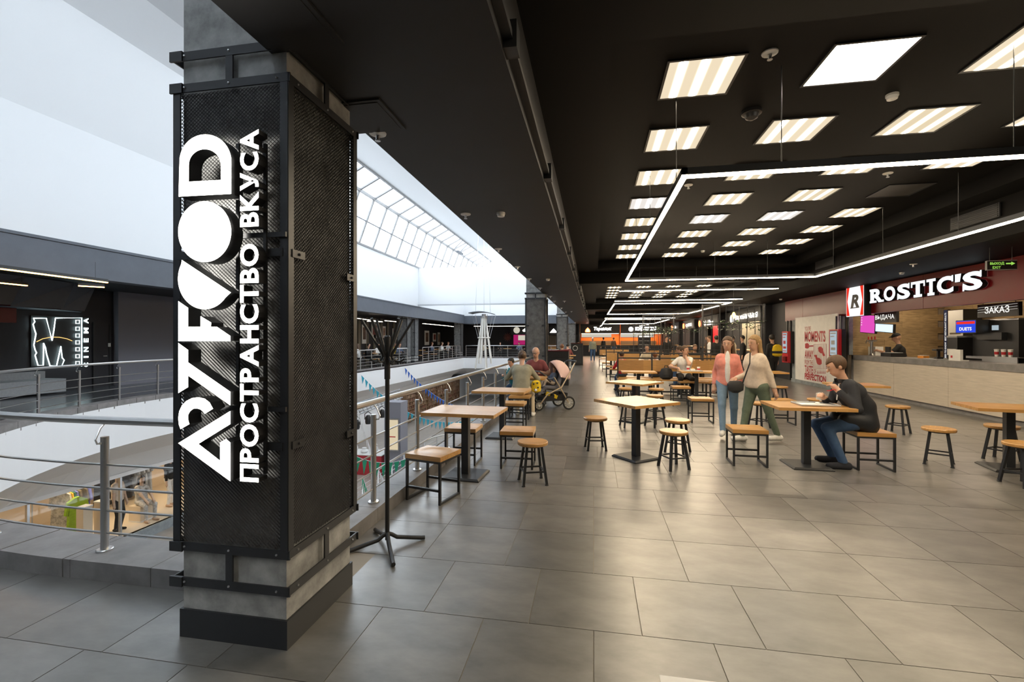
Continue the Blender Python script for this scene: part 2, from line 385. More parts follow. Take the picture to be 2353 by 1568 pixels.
# ---- ceiling access hatches in the soffit
for k, (px, py) in enumerate(((645, 45), (838, 268))):
    q = PZ(px, py, 3.0); h = thing('ceiling_hatch', ('square black access hatch in the soffit above the concrete pillar' if k == 0 else 'square black access hatch in the soffit just behind the pillar'), 'hatch', (q[0], q[1], 3.0))
    MB().box(-.2, .2, -.2, .2, -.012, 0).obj('frame', 'soffit_grey', h); MB().box(-.175, .175, -.175, .175, -.016, -.01).obj('panel', 'soffit_grey', h)
# ---- outer walls
struct('wall_right', BX(10.4, 10.6, -6, 46, -.1, 3.9), 'dark_wall')
struct('wall_back', BX(-17, 10.6, 46, 46.2, -.1, 3.9), 'dark_wall')
struct('wall_front', BX(-17, 10.6, -6.2, -6, -.1, 3.9), 'dark_wall')
struct('wall_left', BX(-16.2, -15.9, -6, 46.2, 0, 3.4), 'dark_wall')
# pale panel wall beside the cinema door
pw = PX(272, 800, -15.7); struct('wall_left', BX(-15.9, -15.7, pw[1], 22.5, 0, 3.3), 'grey_violet')
# ---- opposite side: grey downstand beam, low dark ceiling, white upper wall
bm = MB().box(-11.6, -11.2, -6, 46, 2.93, 3.62).box(-11.62, -11.17, -6, 46, 3.62, 3.68); struct('trim_2', bm, 'beam_grey')
be = MB().box(-11.2, -1.58, YF + .6, YF + 1., 2.9, 3.6); struct('trim_3', be, 'beam_grey')
struct('ceiling', BX(-16.2, -11.4, -6, 46, 3.15, 3.4), 'dark_wall'); struct('ceiling', BX(-11.6, -1.58, YF + .8, 46, 3.15, 3.4), 'dark_wall')
uw = MB().box(-11.6, -11.2, -6, 42, 3.68, 6.2); struct('wall_left', uw, 'white_wall')
struct('wall_back', BX(-11.2, -1.6, YF + .6, YF + .8, 3.6, 6.2), 'white_wall')
# white cross wall that hangs over the atrium
cw = struct('wall_back', BX(-11.2, -1.6, 28., 28.25, 3.78, 6.15), 'white_wall'); MB().box(-11.2, -1.6, 27.93, 28., 3.72, 3.80).obj('edge_rail', 'zinc', cw)
struct('wall_front', BX(-16, -1.6, -6.2, -6, 3.9, 9), 'white_wall')
# ---- roof glazing: profile (X, Z) of one side, mirrored on the other
PRO = [(-11.2, 6.2), (-10.4, 8.3), (-9.4, 8.8)]
GY0, GY1 = 12.0, 41.4
op = MB()
def mir(p): return (-12.9 - p[0] + .0, p[1])
for f_ in (lambda p: p, mir):
    q = [f_(p) for p in PRO]
    if f_ is mir: continue
    for a, b in zip(q, q[1:]): op.quad((a[0], -6, a[1]), (b[0], -6, b[1]), (b[0], GY0, b[1]), (a[0], GY0, a[1]))
op.quad((PRO[2][0], -6, 8.8), (mir(PRO[2])[0], -6, 8.8), (mir(PRO[2])[0], GY1, 8.8), (PRO[2][0], GY1, 8.8))
op.box(-1.72, -1.6, -6, GY1, 3.9, 6.2)
struct('ceiling', op, 'white_wall')
en = MB(); en.add([(PRO[0][0], GY1, 6.2), (PRO[1][0], GY1, 8.3), (PRO[2][0], GY1, 8.8), (mir(PRO[2])[0], GY1, 8.8), (mir(PRO[1])[0], GY1, 8.3), (mir(PRO[0])[0], GY1, 6.2)], [(0, 1, 2, 3, 4, 5)])
mat('mullion', (.22, .22, .225), .5)
NB = 21; dy = (GY1 - GY0) / NB
for side, f_ in enumerate((lambda p: p, mir)):
    win = thing('window_%d' % (side + 1), 'x', 'x'); del win['label']; del win['category']; tag(win, kind='structure')
    if side: GY0, NB = -6., 34  # unseen mirrored glazing, lengthened to let more daylight onto the left side
    dy = (GY1 - GY0) / NB
    q = [f_(p) for p in PRO]
    mid = tuple((q[0][i] + q[1][i]) * .5 for i in (0, 1)); seg = [(q[0], mid), (mid, q[1]), (q[1], q[2])]
    for (a, b) in seg:
        pm = MB().add([(a[0], .03, a[1]), (a[0], dy - .03, a[1]), (b[0], dy - .03, b[1]), (b[0], .03, b[1])], [(0, 1, 2, 3)]).mesh('pane', 'pane')
        for i in range(NB):
            if side == 0 and i == 15 and a == q[1]: continue
            link('pane', pm, win, (0, GY0 + i * dy, 0))
    mm = MB(); wd = .07
    for a, b in ((q[0], q[1]), (q[1], q[2])): mm.bar((a[0], 0, a[1]), (b[0], 0, b[1]), wd, .1, up=(0, 1, 0))
    mm = mm.mesh('mullion', 'mullion')
    for i in range(NB + 1): link('mullion', mm, win, (0, GY0 + i * dy, 0))
    for a, w_ in ((q[0], .1), (mid, .045), (q[1], .12), (q[2], .1)):
        MB().bar((a[0], GY0, a[1]), (a[0], GY1, a[1]), w_, w_).obj('transom', 'mullion' if a != mid else 'beam_grey', win)
    if side == 0:   # one vent sash stands open
        a, b = q[1], q[2]; y0 = GY0 + 15 * dy
        sash = MB().bar((a[0], y0, a[1]), (b[0], y0, b[1] + .45), .06).bar((a[0], y0 + dy, a[1]), (b[0], y0 + dy, b[1] + .45), .06).bar((b[0], y0, b[1] + .45), (b[0], y0 + dy, b[1] + .45), .06)
        sash.obj('open_sash', 'beam_grey', win)
        MB().bar((a[0] + .3, y0 + .1, a[1] - .1), (a[0] + .3, y0 + dy - .1, a[1] - .1), .2, .12).obj('sash_motor', 'beam_grey', win)
# gable glazing at the far end
gw = thing('window_3', 'x', 'x'); del gw['label']; del gw['category']; tag(gw, kind='structure')
en.obj('pane', 'pane', gw)
gm = MB()
for x in (-9.4, -7.7, -6, -4.4): gm.bar((x, GY1 - .05, 6.2), (x, GY1 - .05, 8.8), .05)
gm.bar((-10.9, GY1 - .05, 7.2), (-2, GY1 - .05, 7.2), .04); gm.obj('mullion', 'mullion', gw)
struct('wall_back', BX(-11.3, -1.6, GY1, GY1 + .2, 3.6, 6.25), 'white_wall')
# ---- lower level
mat('lower_floor', (.3, .27, .24), .4, noise=.15, nscale=3)
lf = MB(); LX0, LX1, LY0, LY1 = -7.3, -2.6, 5.5, 21.
lf.quad((-17, -6, -4), (LX0, -6, -4), (LX0, 46, -4), (-17, 46, -4)); lf.quad((LX1, -6, -4), (6, -6, -4), (6, 46, -4), (LX1, 46, -4))
lf.quad((LX0, -6, -4), (LX1, -6, -4), (LX1, LY0, -4), (LX0, LY0, -4)); lf.quad((LX0, LY1, -4), (LX1, LY1, -4), (LX1, 46, -4), (LX0, 46, -4))
lfl = struct('floor', lf, 'lower_floor')
ltm = MB().box(-.297, .297, -.297, .297, 0, .006).mesh('tile', 'kerb_pale' if 'kerb_pale' in MATS else 'lower_floor')
for i in range(6):
    for j in range(14): link('tile', ltm, lfl, (-8.0 - i * .6, 8.0 + j * .6, -4.0))
lw = MB()
for a, b in (((LX0, LY0), (LX0, LY1)), ((LX0, LY1), (LX1, LY1)), ((LX1, LY1), (LX1, LY0)), ((LX1, LY0), (LX0, LY0))): lw.quad((a[0], a[1], -4), (b[0], b[1], -4), (b[0], b[1], -5.2), (a[0], a[1], -5.2))
struct('wall_fascia', lw, 'white_wall')
struct('floor', MB().quad((-12, -2, -8), (4, -2, -8), (4, 40, -8), (-12, 40, -8)), 'lower_floor')
struct('wall_back', BX(-17, 6, 44, 44.2, -4, -1), 'white_wall'); struct('wall_right', BX(5.8, 6, -6, 46, -8, -1), 'white_wall'); struct('wall_front', BX(-17, 6, -6.2, -6, -8, -.9), 'white_wall')
# ================================================================== RAILINGS
def railing(label, path, posts, z0=.12, top=1.0, zb=(.24, .39, .54, .70), closed=False, r=.027, name='railing', simple=False):
    """path: list of (x,y) under the handrail; posts: list of (x,y,inward dx,dy)"""
    t = thing(name, label, 'railing', (posts[0][0], posts[0][1], z0))
    ox, oy = posts[0][0], posts[0][1]
    def P(p, z): return (p[0] - ox, p[1] - oy, z - z0)
    MB().tube([P(p, top) for p in path], r, 10).obj('handrail', 'steel', t)
    key = ('post', z0, top, simple)
    if key not in _rc:
        h = top - z0
        if simple: _rc[key] = (MB().tube([(0, 0, 0), (0, 0, h - .02)], .025, 8).mesh('post', 'steel'), None)
        else:
            pm = MB().tube([(0, 0, .005), (0, 0, h - .11)], .024, 12); pm.lathe([(.048, 0), (.048, .008), (.044, .012)], 16)
            pm = pm.mesh('post', 'steel')
            bk = MB().tube([(.026, 0, h - .15), (.05, 0, h - .15), (.062, 0, h - .12), (.03, 0, h - .05), (0, 0, h - .02)], .006, 6).sphere((.03, 0, h - .15), .009, 8).mesh('bracket', 'steel')
            _rc[key] = (pm, bk)
    pm, bk = _rc[key]
    for (x, y, dx, dy_) in posts:
        o = link('post', pm, t, (x - ox, y - oy, 0)); a = math.atan2(dy_, dx); o.rotation_euler = (0, 0, a)
        if bk: link('bracket', bk, o)
    for z in zb:
        MB().tube([P(p, z) for p in path], .0085 if not simple else .012, 6).obj('rail_bar', 'steel', t)
    return t
_rc = {}
ys = [2.71 + 1.004 * i for i in range(36)]
railing('stainless railing along the stone kerb beside the white-topped tables', [(-1.9, 2.68), (-1.9, 37.9)], [(-1.9, y, 1, 0) for y in ys])
ap = [270 - 2 - 7.8 * i for i in range(-1, 11)]
apth = [(-2.02, 2.55), (-3.4, 2.55)] + [(ACX + (AR + .2) * math.cos(R(a)), ACY + (AR + .2) * math.sin(R(a))) for a in [268 - 3 * i for i in range(13)]]
def apost(a): return (ACX + (AR + .2) * math.cos(R(a)), ACY + (AR + .2) * math.sin(R(a)), math.cos(R(a)), math.sin(R(a)))
railing('curved stainless railing on the raised kerb in the left foreground', apth, [(-2.25, 2.55, 0, -1)] + [apost(271 - 7.8 * i) for i in range(5)])
apth2 = [(ACX + (AR + .12) * math.cos(R(a)), ACY + (AR + .12) * math.sin(R(a))) for a in [231 - 3 * i for i in range(17)]] + [(XL - .12, ACY + .3 * i) for i in range(1, 4)]
railing('curved stainless railing in front of the glowing cinema sign', apth2, [(ACX + (AR + .12) * math.cos(R(a)), ACY + (AR + .12) * math.sin(R(a)), math.cos(R(a)), math.sin(R(a))) for a in [231 - 8.05 * i for i in range(7)]], z0=.05)
def straight(label, a, b, n, **k):
    posts = [(a[0] + (b[0] - a[0]) * i / n, a[1] + (b[1] - a[1]) * i / n, 1, 0) for i in range(n + 1)]
    return railing(label, [a, b], posts, z0=.05, simple=True, **k)
straight('stainless railing of the opposite balcony, left of the double column', (-11.25, 11.6), (-11.25, 26.3), 13)
straight('stainless railing of the opposite balcony, between the double column and the corner', (-11.25, 28.9), (-11.25, 37.6), 8)
straight('stainless railing across the far end of the atrium', (-10.9, 38.15), (-2.3, 38.15), 7)
def lowrail():
    path = [(LX0 - .1, 8.), (LX0 - .1, 19.5)] + [(LX0 + 1.9 - 2 * math.cos(R(a)), 19.5 + 2 * math.sin(R(a))) for a in range(15, 91, 15)] + [(LX1, 21.5)]
    posts = [(LX0 - .1, 8.2 + 1.1 * i, 1, 0) for i in range(11)] + [(LX0 + 1.9 - 2 * math.cos(R(a)), 19.5 + 2 * math.sin(R(a)), 1, 0) for a in (25, 55, 85)] + [(LX0 + 3, 21.5, 1, 0), (LX0 + 4.2, 21.5, 1, 0)]
    railing('steel railing around the opening on the lower floor', path, posts, z0=-4., top=-3., zb=(-3.8, -3.65, -3.5, -3.35, -3.2), simple=True)
lowrail()
# ================================================================== PILLARS
def lattice(w, h, cw, ch, sw, yoff=0.):
    """expanded steel: zig-zag strands that meet in diamonds, each strand a tilted ribbon (in x-z plane, facing -y)"""
    m = MB(); rows = int(h / ch); cols = int(w / cw)
    vs = []; fs = []
    for r in range(rows + 1):
        base = len(vs)
        for c in range(cols * 2 + 1):
            x = c * cw / 2; up = ((c + r) % 2) * ch
            z = min(h, r * ch + up)
            vs += [(x, 0, max(0, z - sw / 2)), (x, .006, z + sw / 2)]
        for c in range(cols * 2): i = base + c * 2; fs.append((i, i + 2, i + 3, i + 1))
    m.add(vs, fs); return m
PW = .60
def pillar(label, x0, y0, ztop, fine, z0=0., faces=('front', 'right'), coarse=2.5):
    t = thing('pillar', label, 'pillar', (x0 + PW / 2, y0 + PW / 2, z0)); H = PW / 2
    MB().box(-H, H, -H, H, 0, ztop - z0).obj('concrete_core', 'concrete', t)
    MB().box(-H - .012, H + .012, -H - .012, H + .012, 0, .145).obj('skirting', 'black_metal', t)
    g = H + .03; w = .042
    bands = [(.28, .325), (.462, .505), (2.822, 2.865), (2.985, 3.03)]
    for (a, b) in bands:
        for sx, sy, L in ((0, -1, 1), (1, 0, 1), (0, 1, 1), (-1, 0, 1)):
            if sx: MB().box(sx * g - .004 - (.0 if sx > 0 else .0), sx * g + .004, -g - .006, g + .006, a, b).obj('band', 'black_metal', t)
            else: MB().box(-g - .012, g + .012, sy * g - .004, sy * g + .004, a, b).obj('band', 'black_metal', t)
    for cx in (-1, 1):
        for cy in (-1, 1):
            a = MB().box(min(cx * g, cx * (g - w)), max(cx * g, cx * (g - w)), cy * g - .003, cy * g + .003, .505, 2.822).box(cx * g - .003, cx * g + .003, min(cy * g, cy * (g - w)), max(cy * g, cy * (g - w)), .505, 2.822)
            a.obj('corner_angle', 'black_metal', t)
    for (a, b) in ((.325, .462), (2.865, 2.985)):
        MB().box(-.02, .02, -g - .003, -g + .006, a, b).obj('link_bar', 'black_metal', t)
        MB().box(g - .006, g + .003, -.02, .02, a, b).obj('link_bar', 'black_metal', t)
    cw, ch, sw = (.0215, .0095, .0034) if fine else (.0215 * coarse, .0095 * coarse, .0034 * coarse)
    key = ('lat', fine, coarse)
    if key not in _rc: _rc[key] = lattice(2 * g - .03, 2.317, cw, ch, sw).mesh('mesh_panel', 'expanded_steel')
    for f in faces:
        o = link('mesh_panel', _rc[key], t, kind='stuff')
        if f == 'front': o.location = (-g + .015, -g + .012, .505)
        if f == 'right': o.location = (g - .012, -g + .015, .505); o.rotation_euler = (0, 0, R(90))
    # riveted fixing plates
    for z in (1.02, 1.98):
        for (yy, zz) in ((-g + .075, z), (g - .075, z - .05)):
            MB().box(g - .003, g + .008, yy - .05, yy + .05, zz - .02, zz + .02).sphere((g + .01, yy, zz), .008, 8).obj('fixing_plate', 'black_metal', t)
        for xx in (-g + .075, g - .075):
            MB().box(xx - .05, xx + .05, -g - .008, -g + .003, z - .02, z + .02).obj('fixing_plate', 'black_metal', t)
    bo = MB()
    for (a, b) in bands:
        for q in (-.26, 0, .27):
            bo.sphere((q, -g - .006, (a + b) / 2), .006, 8); bo.sphere((g + .006, q, (a + b) / 2), .006, 8)
        c = MB().box(-g - .014, -g + .06, -g - .012, -g - .003, a - .004, b + .002); c.obj('corner_clip', 'black_metal', t)
    bo.obj('bolt_set', 'zinc', t)
    return t
P1 = pillar('concrete pillar in a black steel mesh cage carrying the large glowing sign', -2.112, 2.042, 8.75, True)
pillar('second mesh-clad pillar, behind the family with the pink pushchair', -2.11, 14.33, 6.2, False, coarse=1.6)
pillar('third mesh-clad pillar along the atrium edge', -2.11, 26.6, 6.2, False, coarse=2.2)
pillar('farthest slim grey pillar at the end of the atrium edge', -2.11, 38.7, 6.2, False, coarse=2.2)
pillar('left one of the two columns standing close together on the opposite balcony', -12.05, 26.75, 3., False, coarse=2.2)
pillar('right one of the two columns standing close together on the opposite balcony', -12.05, 28.0, 3., False, coarse=2.2)
pillar('dark column at the far corner of the opposite balcony', -12.0, 38.3, 3., False, coarse=2.2)
# ================================================================== SIGN ON THE PILLAR
SY = 1.905
def sp(x, y, Y=SY): q = PY(x, y, Y); return (q[0], q[2])
MS = frame((0, SY, 0), (1, 0, 0), (0, 0, 1))
sign = thing('pillar_sign', 'tall glowing white letters reading upwards on the mesh pillar', 'sign', (0, 0, 0))
def A_(x, y): return (400 + x / 3.564, 260 + y / 3.564)
def B_(x, y): return (400 + x / 3.407, 680 + y / 3.407)
def ell(cx, cy, rx, ry, a0, a1, n=24): return [(cx + rx * math.cos(R(a0 + (a1 - a0) * i / n)), cy + ry * math.sin(R(a0 + (a1 - a0) * i / n))) for i in range(n + 1)]
def letter(px, holes=None, depth=.075):
    me = MB(); pl = [sp(*p) for p in px]
    if holes:   # bridge outer and inner outline (both listed so that index i faces index i)
        ho = [sp(*p) for p in holes]; n = len(pl); m = MB()
        vs = []
        for d in (0, depth): vs += [(x, SY + d, z) for x, z in pl] + [(x, SY + d, z) for x, z in ho]
        fs = []
        for i in range(n):
            j = (i + 1) % n
            fs += [(i, j, n + j, n + i)[::-1]]
        m.add(vs, [f[::-1] for f in fs], 0); s_ = []
        for i in range(n):
            j = (i + 1) % n; s_ += [(i, j, 2 * n + j, 2 * n + i), (n + j, n + i, 3 * n + i, 3 * n + j)]
        m.add(vs, s_, 1); me = m
    else:
        M = MS; n = len(pl); ar = sum(pl[i][0] * pl[(i + 1) % n][1] - pl[(i + 1) % n][0] * pl[i][1] for i in range(n))
        vs = [(x, SY, z) for x, z in pl] + [(x, SY + depth, z) for x, z in pl]
        fr = tuple(range(n)); fr = fr if ar > 0 else fr[::-1]
        me.add(vs, [fr], 0); me.add(vs, [(i, n + i, n + (i + 1) % n, (i + 1) % n) for i in range(n)], 1)
    me.obj('letter', ['sign_white', 'black_paint'], sign)
letter([B_(*p) for p in ((33, 1155), (440, 903), (440, 1005), (190, 1160), (360, 1292), (360, 1150), (408, 1122), (440, 1150), (440, 1453))])
o_ = [B_(*p) for p in ((50, 1045), (38, 1010), (33, 960), (40, 905), (62, 860), (95, 825), (140, 802), (190, 795), (240, 806), (278, 836), (305, 885))]
i_ = [B_(*p) for p in ((240, 925), (225, 905), (205, 890), (180, 882), (150, 885), (125, 905), (111, 930), (109, 955), (112, 980), (120, 1005))]
letter(o_ + i_)
letter([B_(*p) for p in ((33, 370), (110, 425), (110, 522), (440, 752), (440, 858), (110, 625), (110, 715), (33, 762))])
letter([B_(*p) for p in ((33, 42), (110, 95), (110, 243), (208, 243), (208, 160), (290, 210), (288, 243), (335, 243), (440, 315), (440, 355), (33, 355))])
letter([(418.2, 598), (530.5, 672.5)] + ell(470, 641, 61, 70, 32, 214, 30)[1:-1])
letter(ell(470.3, 532.7, 61, 70, 0, 360, 47)[:-1])
# D: outer and inner outline with matching point counts
out = [(531.3, 445.7)] + ell(472, 371, 59.5, 62, 0, -180, 22) + [(410.4, 452)]
inn = [(507.5, 413.8)] + ell(470.6, 379, 36.8, 36, 0, -180, 22) + [(433.7, 417.7)]
letter(out, inn)
def upright_text(txt, y_bot, y_top, gaps=.10):
    """letters of a line that reads upwards; cap height runs from x=597 to x=551"""
    adv = []; txt = [LAT.get(c, c) for c in txt]
    for ch in txt:
        vs, fs = text_data(ch, .028); adv.append(max(v[0] for v in vs) - min(v[0] for v in vs))
    tot = sum(adv) + gaps * (len(txt) - 1) * .7
    xa, za = sp(594, y_bot, 1.93); xb, zb = sp(594, y_top, 1.93); x2, _ = sp(551.5, (y_bot + y_top) / 2, 1.93); xa = (xa + xb) / 2
    k = (zb - za) / tot; z = za
    for ch, a in zip(txt, adv):
        M = frame((xa, 1.93, z), (0, 0, 1), (-1, 0, 0))
        mb = text_mb(ch, a * k, xa - x2, M, 0, .028); n = len(mb.f); mb2 = text_mb(ch, a * k, xa - x2, M, .06, .028)
        mb2.m = [0] * n + [1] * (len(mb2.f) - n); mb2.obj('letter', ['sign_white', 'black_paint'], sign)
        z += (a + gaps * .7) * k
upright_text('ПРОСТРАНСТВО', 1109, 560)
upright_text('ВКУСА', 520, 297)
for px in (545, 608): 
    a = sp(px, 1090, 1.985); b = sp(px, 330, 1.985); MB().box(a[0] - .008, a[0] + .008, 1.985, 1.997, a[1], b[1]).obj('mounting_rail', 'black_metal', sign)
for py in (548, 935): 
    a = sp(425, py, 1.99); b = sp(655, py, 1.99); MB().box(a[0], b[0], 1.992, 2.004, a[1] - .012, a[1] + .012).obj('mounting_rail', 'black_metal', sign)
# ================================================================== LIGHTS ON THE CEILING
pf = MB()
for a, b, c, d in ((-.3, -.28, -.3, .3), (.28, .3, -.3, .3), (-.28, .28, -.3, -.28), (-.28, .28, .28, .3)): pf.box(a, b, c, d, -.012, 0)
pf = pf.mesh('frame', 'black_metal')
def pdif(m):
    return MB().add([(-.28, -.28, -.008), (-.28, .28, -.008), (.28, .28, -.008), (.28, -.28, -.008)], [(0, 1, 2, 3)]).mesh('diffuser', m)
PD = {k: pdif(k) for k in ('panel_warm', 'panel_cool', 'panel_dim', 'panel_full')}
mat('panel_off', (.05, .05, .05), .5); PD['panel_off'] = pdif('panel_off')
bays = {0: 'bay above the camera', 1: 'nearest coffer', 2: 'middle coffer', 3: 'farthest coffer'}
for b, y0 in ((0, -6.9), (1, 4.08), (2, 16.3), (3, 28.6)):
    for r in range(8):
        for c in range(4):
            y = y0 + 1.2 * r; x = .88 + 1.2 * c
            if b == 0 and (y < -2.5 or y > .5): continue
            if b == 3 and r > 5: continue
            k = 'panel_warm'
            if b == 1:
                if (r, c) == (0, 1): k = 'panel_full'
                elif (r, c) in ((3, 0), (4, 1), (4, 2)): k = 'panel_cool'
                elif r > 3 or (r, c) in ((1, 2), (3, 2), (2, 1)): k = 'panel_dim'
                elif (r, c) == (3, 3): k = 'panel_off'
            elif b >= 2: k = 'panel_dim'
            t = thing('ceiling_light', 'square ceiling light, %s, %s row, %s from left' % (bays[b], ORD[r], ORD[c]), 'ceiling light', (x, y, COFZ), group='square ceiling lights')
            link('frame', pf, t); link('diffuser', PD[k], t)
# suspended LED lines
def led(label, pts, z=2.91, wires=(), m='led', closed=False, w=.045, zc=3.56):
    if not wires: wires = [(pts[0][0] * .9 + pts[1][0] * .1, pts[0][1] * .9 + pts[1][1] * .1), (pts[0][0] * .1 + pts[1][0] * .9, pts[0][1] * .1 + pts[1][1] * .9)]
    else: zc = COFZ
    o = pts[0]; t = thing('led_light_line', label, 'ceiling light', (o[0], o[1], z))
    P = [(p[0] - o[0], p[1] - o[1], 0) for p in pts]; n = len(P)
    pr = MB(); gl = MB()
    for i in range(n if closed else n - 1):
        a, b = Vector(P[i]), Vector(P[(i + 1) % n]); d = (b - a).normalized() * (w / 2)
        pr.bar(a - d + Vector((0, 0, .045)), b + d + Vector((0, 0, .045)), w, .06); gl.bar(a - d + Vector((0, 0, .006)), b + d + Vector((0, 0, .006)), w * .86, .02)
    pr.obj('profile', 'black_metal', t); gl.obj('diffuser', m, t)
    for (x, y) in wires: MB().tube([(x - o[0], y - o[1], .07), (x - o[0], y - o[1], zc - z)], .004, 5).obj('suspension_wire', 'black_metal', t)
    return t
lx0, lx1, ly0, ly1 = .75, 4.77, 4.02, 10.95
led('large rectangle of glowing LED line hung below the nearest coffer', [(lx0, ly0), (lx1, ly0), (lx1, ly1), (lx0, ly1)],
    wires=[(lx0, 4.4), (lx0, 6.4), (lx0, 8.4), (lx0, 10.6), (1.5, ly0), (3.1, ly0), (4.5, ly0), (lx1, 5.4), (lx1, 7), (lx1, 8.6), (lx1, 10.2), (1.6, ly1), (2.7, ly1), (3.8, ly1)], closed=True)
def lp(x, y): q = PZ(x, y, 2.91); return (q[0], q[1])
led('straight LED line just behind the large LED rectangle', [lp(1425, 670), lp(1786, 664)], wires=[lp(1470, 669), lp(1600, 667), lp(1740, 665)])
led('LED line crossing in front of the middle coffer', [lp(1414, 693), lp(1704, 688)], wires=[lp(1480, 692), lp(1640, 689)])
led('angular LED rectangle above the long bench tables', [lp(1680, 696), lp(1412, 699), lp(1396, 723), lp(1582, 721), lp(1680, 696)], wires=[lp(1500, 698), lp(1640, 697)])
led('LED line far down the hall, second last from the orange shops', [lp(1391, 732), lp(1550, 731)], wires=[lp(1420, 732), lp(1520, 731)])
led('small bent LED outline nearest the orange shop signs', [lp(1540, 734), lp(1392, 735), lp(1384, 745), lp(1503, 744), lp(1540, 734)])
led('short LED piece above the walking man in a cap', [PZ(1384, 747, 2.62)[:2], PZ(1379, 754, 2.5)[:2]], z=2.62)
led('short slanting LED piece in front of the pastry shop sign', [PZ(1490, 747, 2.62)[:2], PZ(1470, 753, 2.5)[:2]], z=2.62)
# ceiling fittings
sk = Proto(); sk.part('plate', MB().lathe([(.06, 0), (.058, -.008), (.03, -.016)], 16), 'white_plastic'); sk.part('nozzle', MB().lathe([(.016, -.016), (.012, -.05), (.02, -.052), (.02, -.056)], 10), 'zinc')
sd = Proto(); sd.part('base', MB().lathe([(.05, 0), (.05, -.02)], 16), 'white_plastic'); sd.part('sensor', MB().lathe([(.046, -.02), (.04, -.045), (.02, -.05)], 16), 'white_plastic')
def fit(P_, name, label, cat, px, py, z): q = PZ(px, py, z); P_.spawn(name, label, cat, q)
fit(sk, 'sprinkler', 'white sprinkler in the grey soffit nearest the pillar', 'sprinkler', 868, 306, 3.)
fit(sk, 'sprinkler', 'white sprinkler in the soffit, second behind the pillar', 'sprinkler', 1070, 492, 3.)
fit(sd, 'smoke_detector', 'white smoke detector in the soffit beside the second sprinkler', 'smoke detector', 1151, 489, 3.)
fit(sk, 'sprinkler', 'white sprinkler in the soffit, third behind the pillar', 'sprinkler', 1145, 572, 3.)
fit(sk, 'sprinkler', 'white sprinkler in the soffit, fourth behind the pillar', 'sprinkler', 1189, 613, 3.)
fit(sk, 'sprinkler', 'white sprinkler in the soffit, fifth behind the pillar', 'sprinkler', 1216, 641, 3.)
fit(sd, 'smoke_detector', 'white smoke detector in the soffit above the second pillar', 'smoke detector', 1259, 641, 3.)
for k, (x, y) in enumerate(((1241, 662), (1274, 692), (1265, 681), (1297, 692), (1313, 716), (1290, 708), (1300, 717))): fit(sk, 'sprinkler', 'tiny white sprinkler far along the grey soffit', 'sprinkler', x, y, 3.); bpy.context.scene.collection.objects
for o in [o for o in COL.objects if o.get('label') == 'tiny white sprinkler far along the grey soffit']: o['group'] = 'far soffit sprinklers'
fit(sk, 'sprinkler', 'round white sprinkler between the first row ceiling lights', 'sprinkler', 1769, 121, COFZ)
fit(sd, 'smoke_detector', 'white smoke detector between the first and second rows of lights', 'smoke detector', 2050, 217, COFZ)
fit(sk, 'sprinkler', 'small sprinkler inside the LED rectangle near its left corner', 'sprinkler', 1582, 425, COFZ)
fit(sk, 'sprinkler', 'small sprinkler beyond the long LED line on the right', 'sprinkler', 2040, 398, COFZ)
fit(sd, 'smoke_detector', 'small white smoke detector near the last row of lights', 'smoke detector', 1615, 576, COFZ)
fit(sd, 'smoke_detector', 'white smoke detector on the soffit above the red restaurant fascia', 'smoke detector', 2072, 626, 3.)
fit(sk, 'sprinkler', 'white sprinkler on the soffit above the red restaurant fascia', 'sprinkler', 2099, 607, 3.)
fit(sd, 'smoke_detector', 'small detector on the soffit left of the red fascia end', 'smoke detector', 1794, 687, 3.)
fit(sk, 'sprinkler', 'sprinkler under the cinema ceiling beside the glowing light line', 'sprinkler', 122, 626, 3.15)
q = PZ(1727, 255, COFZ); dm = thing('dome_camera', 'black dome security camera on the black ceiling', 'camera', q)
MB().lathe([(.09, 0), (.09, -.03), (.07, -.035)], 16).obj('base', 'black_plastic', dm); MB().lathe([(.065, -.035), (.055, -.07), (.02, -.09)], 16).obj('dome', 'black_plastic', dm)
for k, (px, py, lb) in enumerate(((2240, 500, 'black ventilation grille on the ceiling side above the long LED line'), (1895, 605, 'black ventilation grille left of the exit sign above the LED corner'))):
    q = PX(px, py, 5.69); g = thing('vent_grille', lb, 'vent', q)
    MB().box(-.02, 0, -.45, .45, -.1, .1).obj('frame', 'black_metal', g)
    sl = MB().box(-.03, -.02, -.43, .43, -.008, .008).mesh('slat', 'soffit_grey')
    for i in range(7): link('slat', sl, g, (0, 0, -.084 + .028 * i))
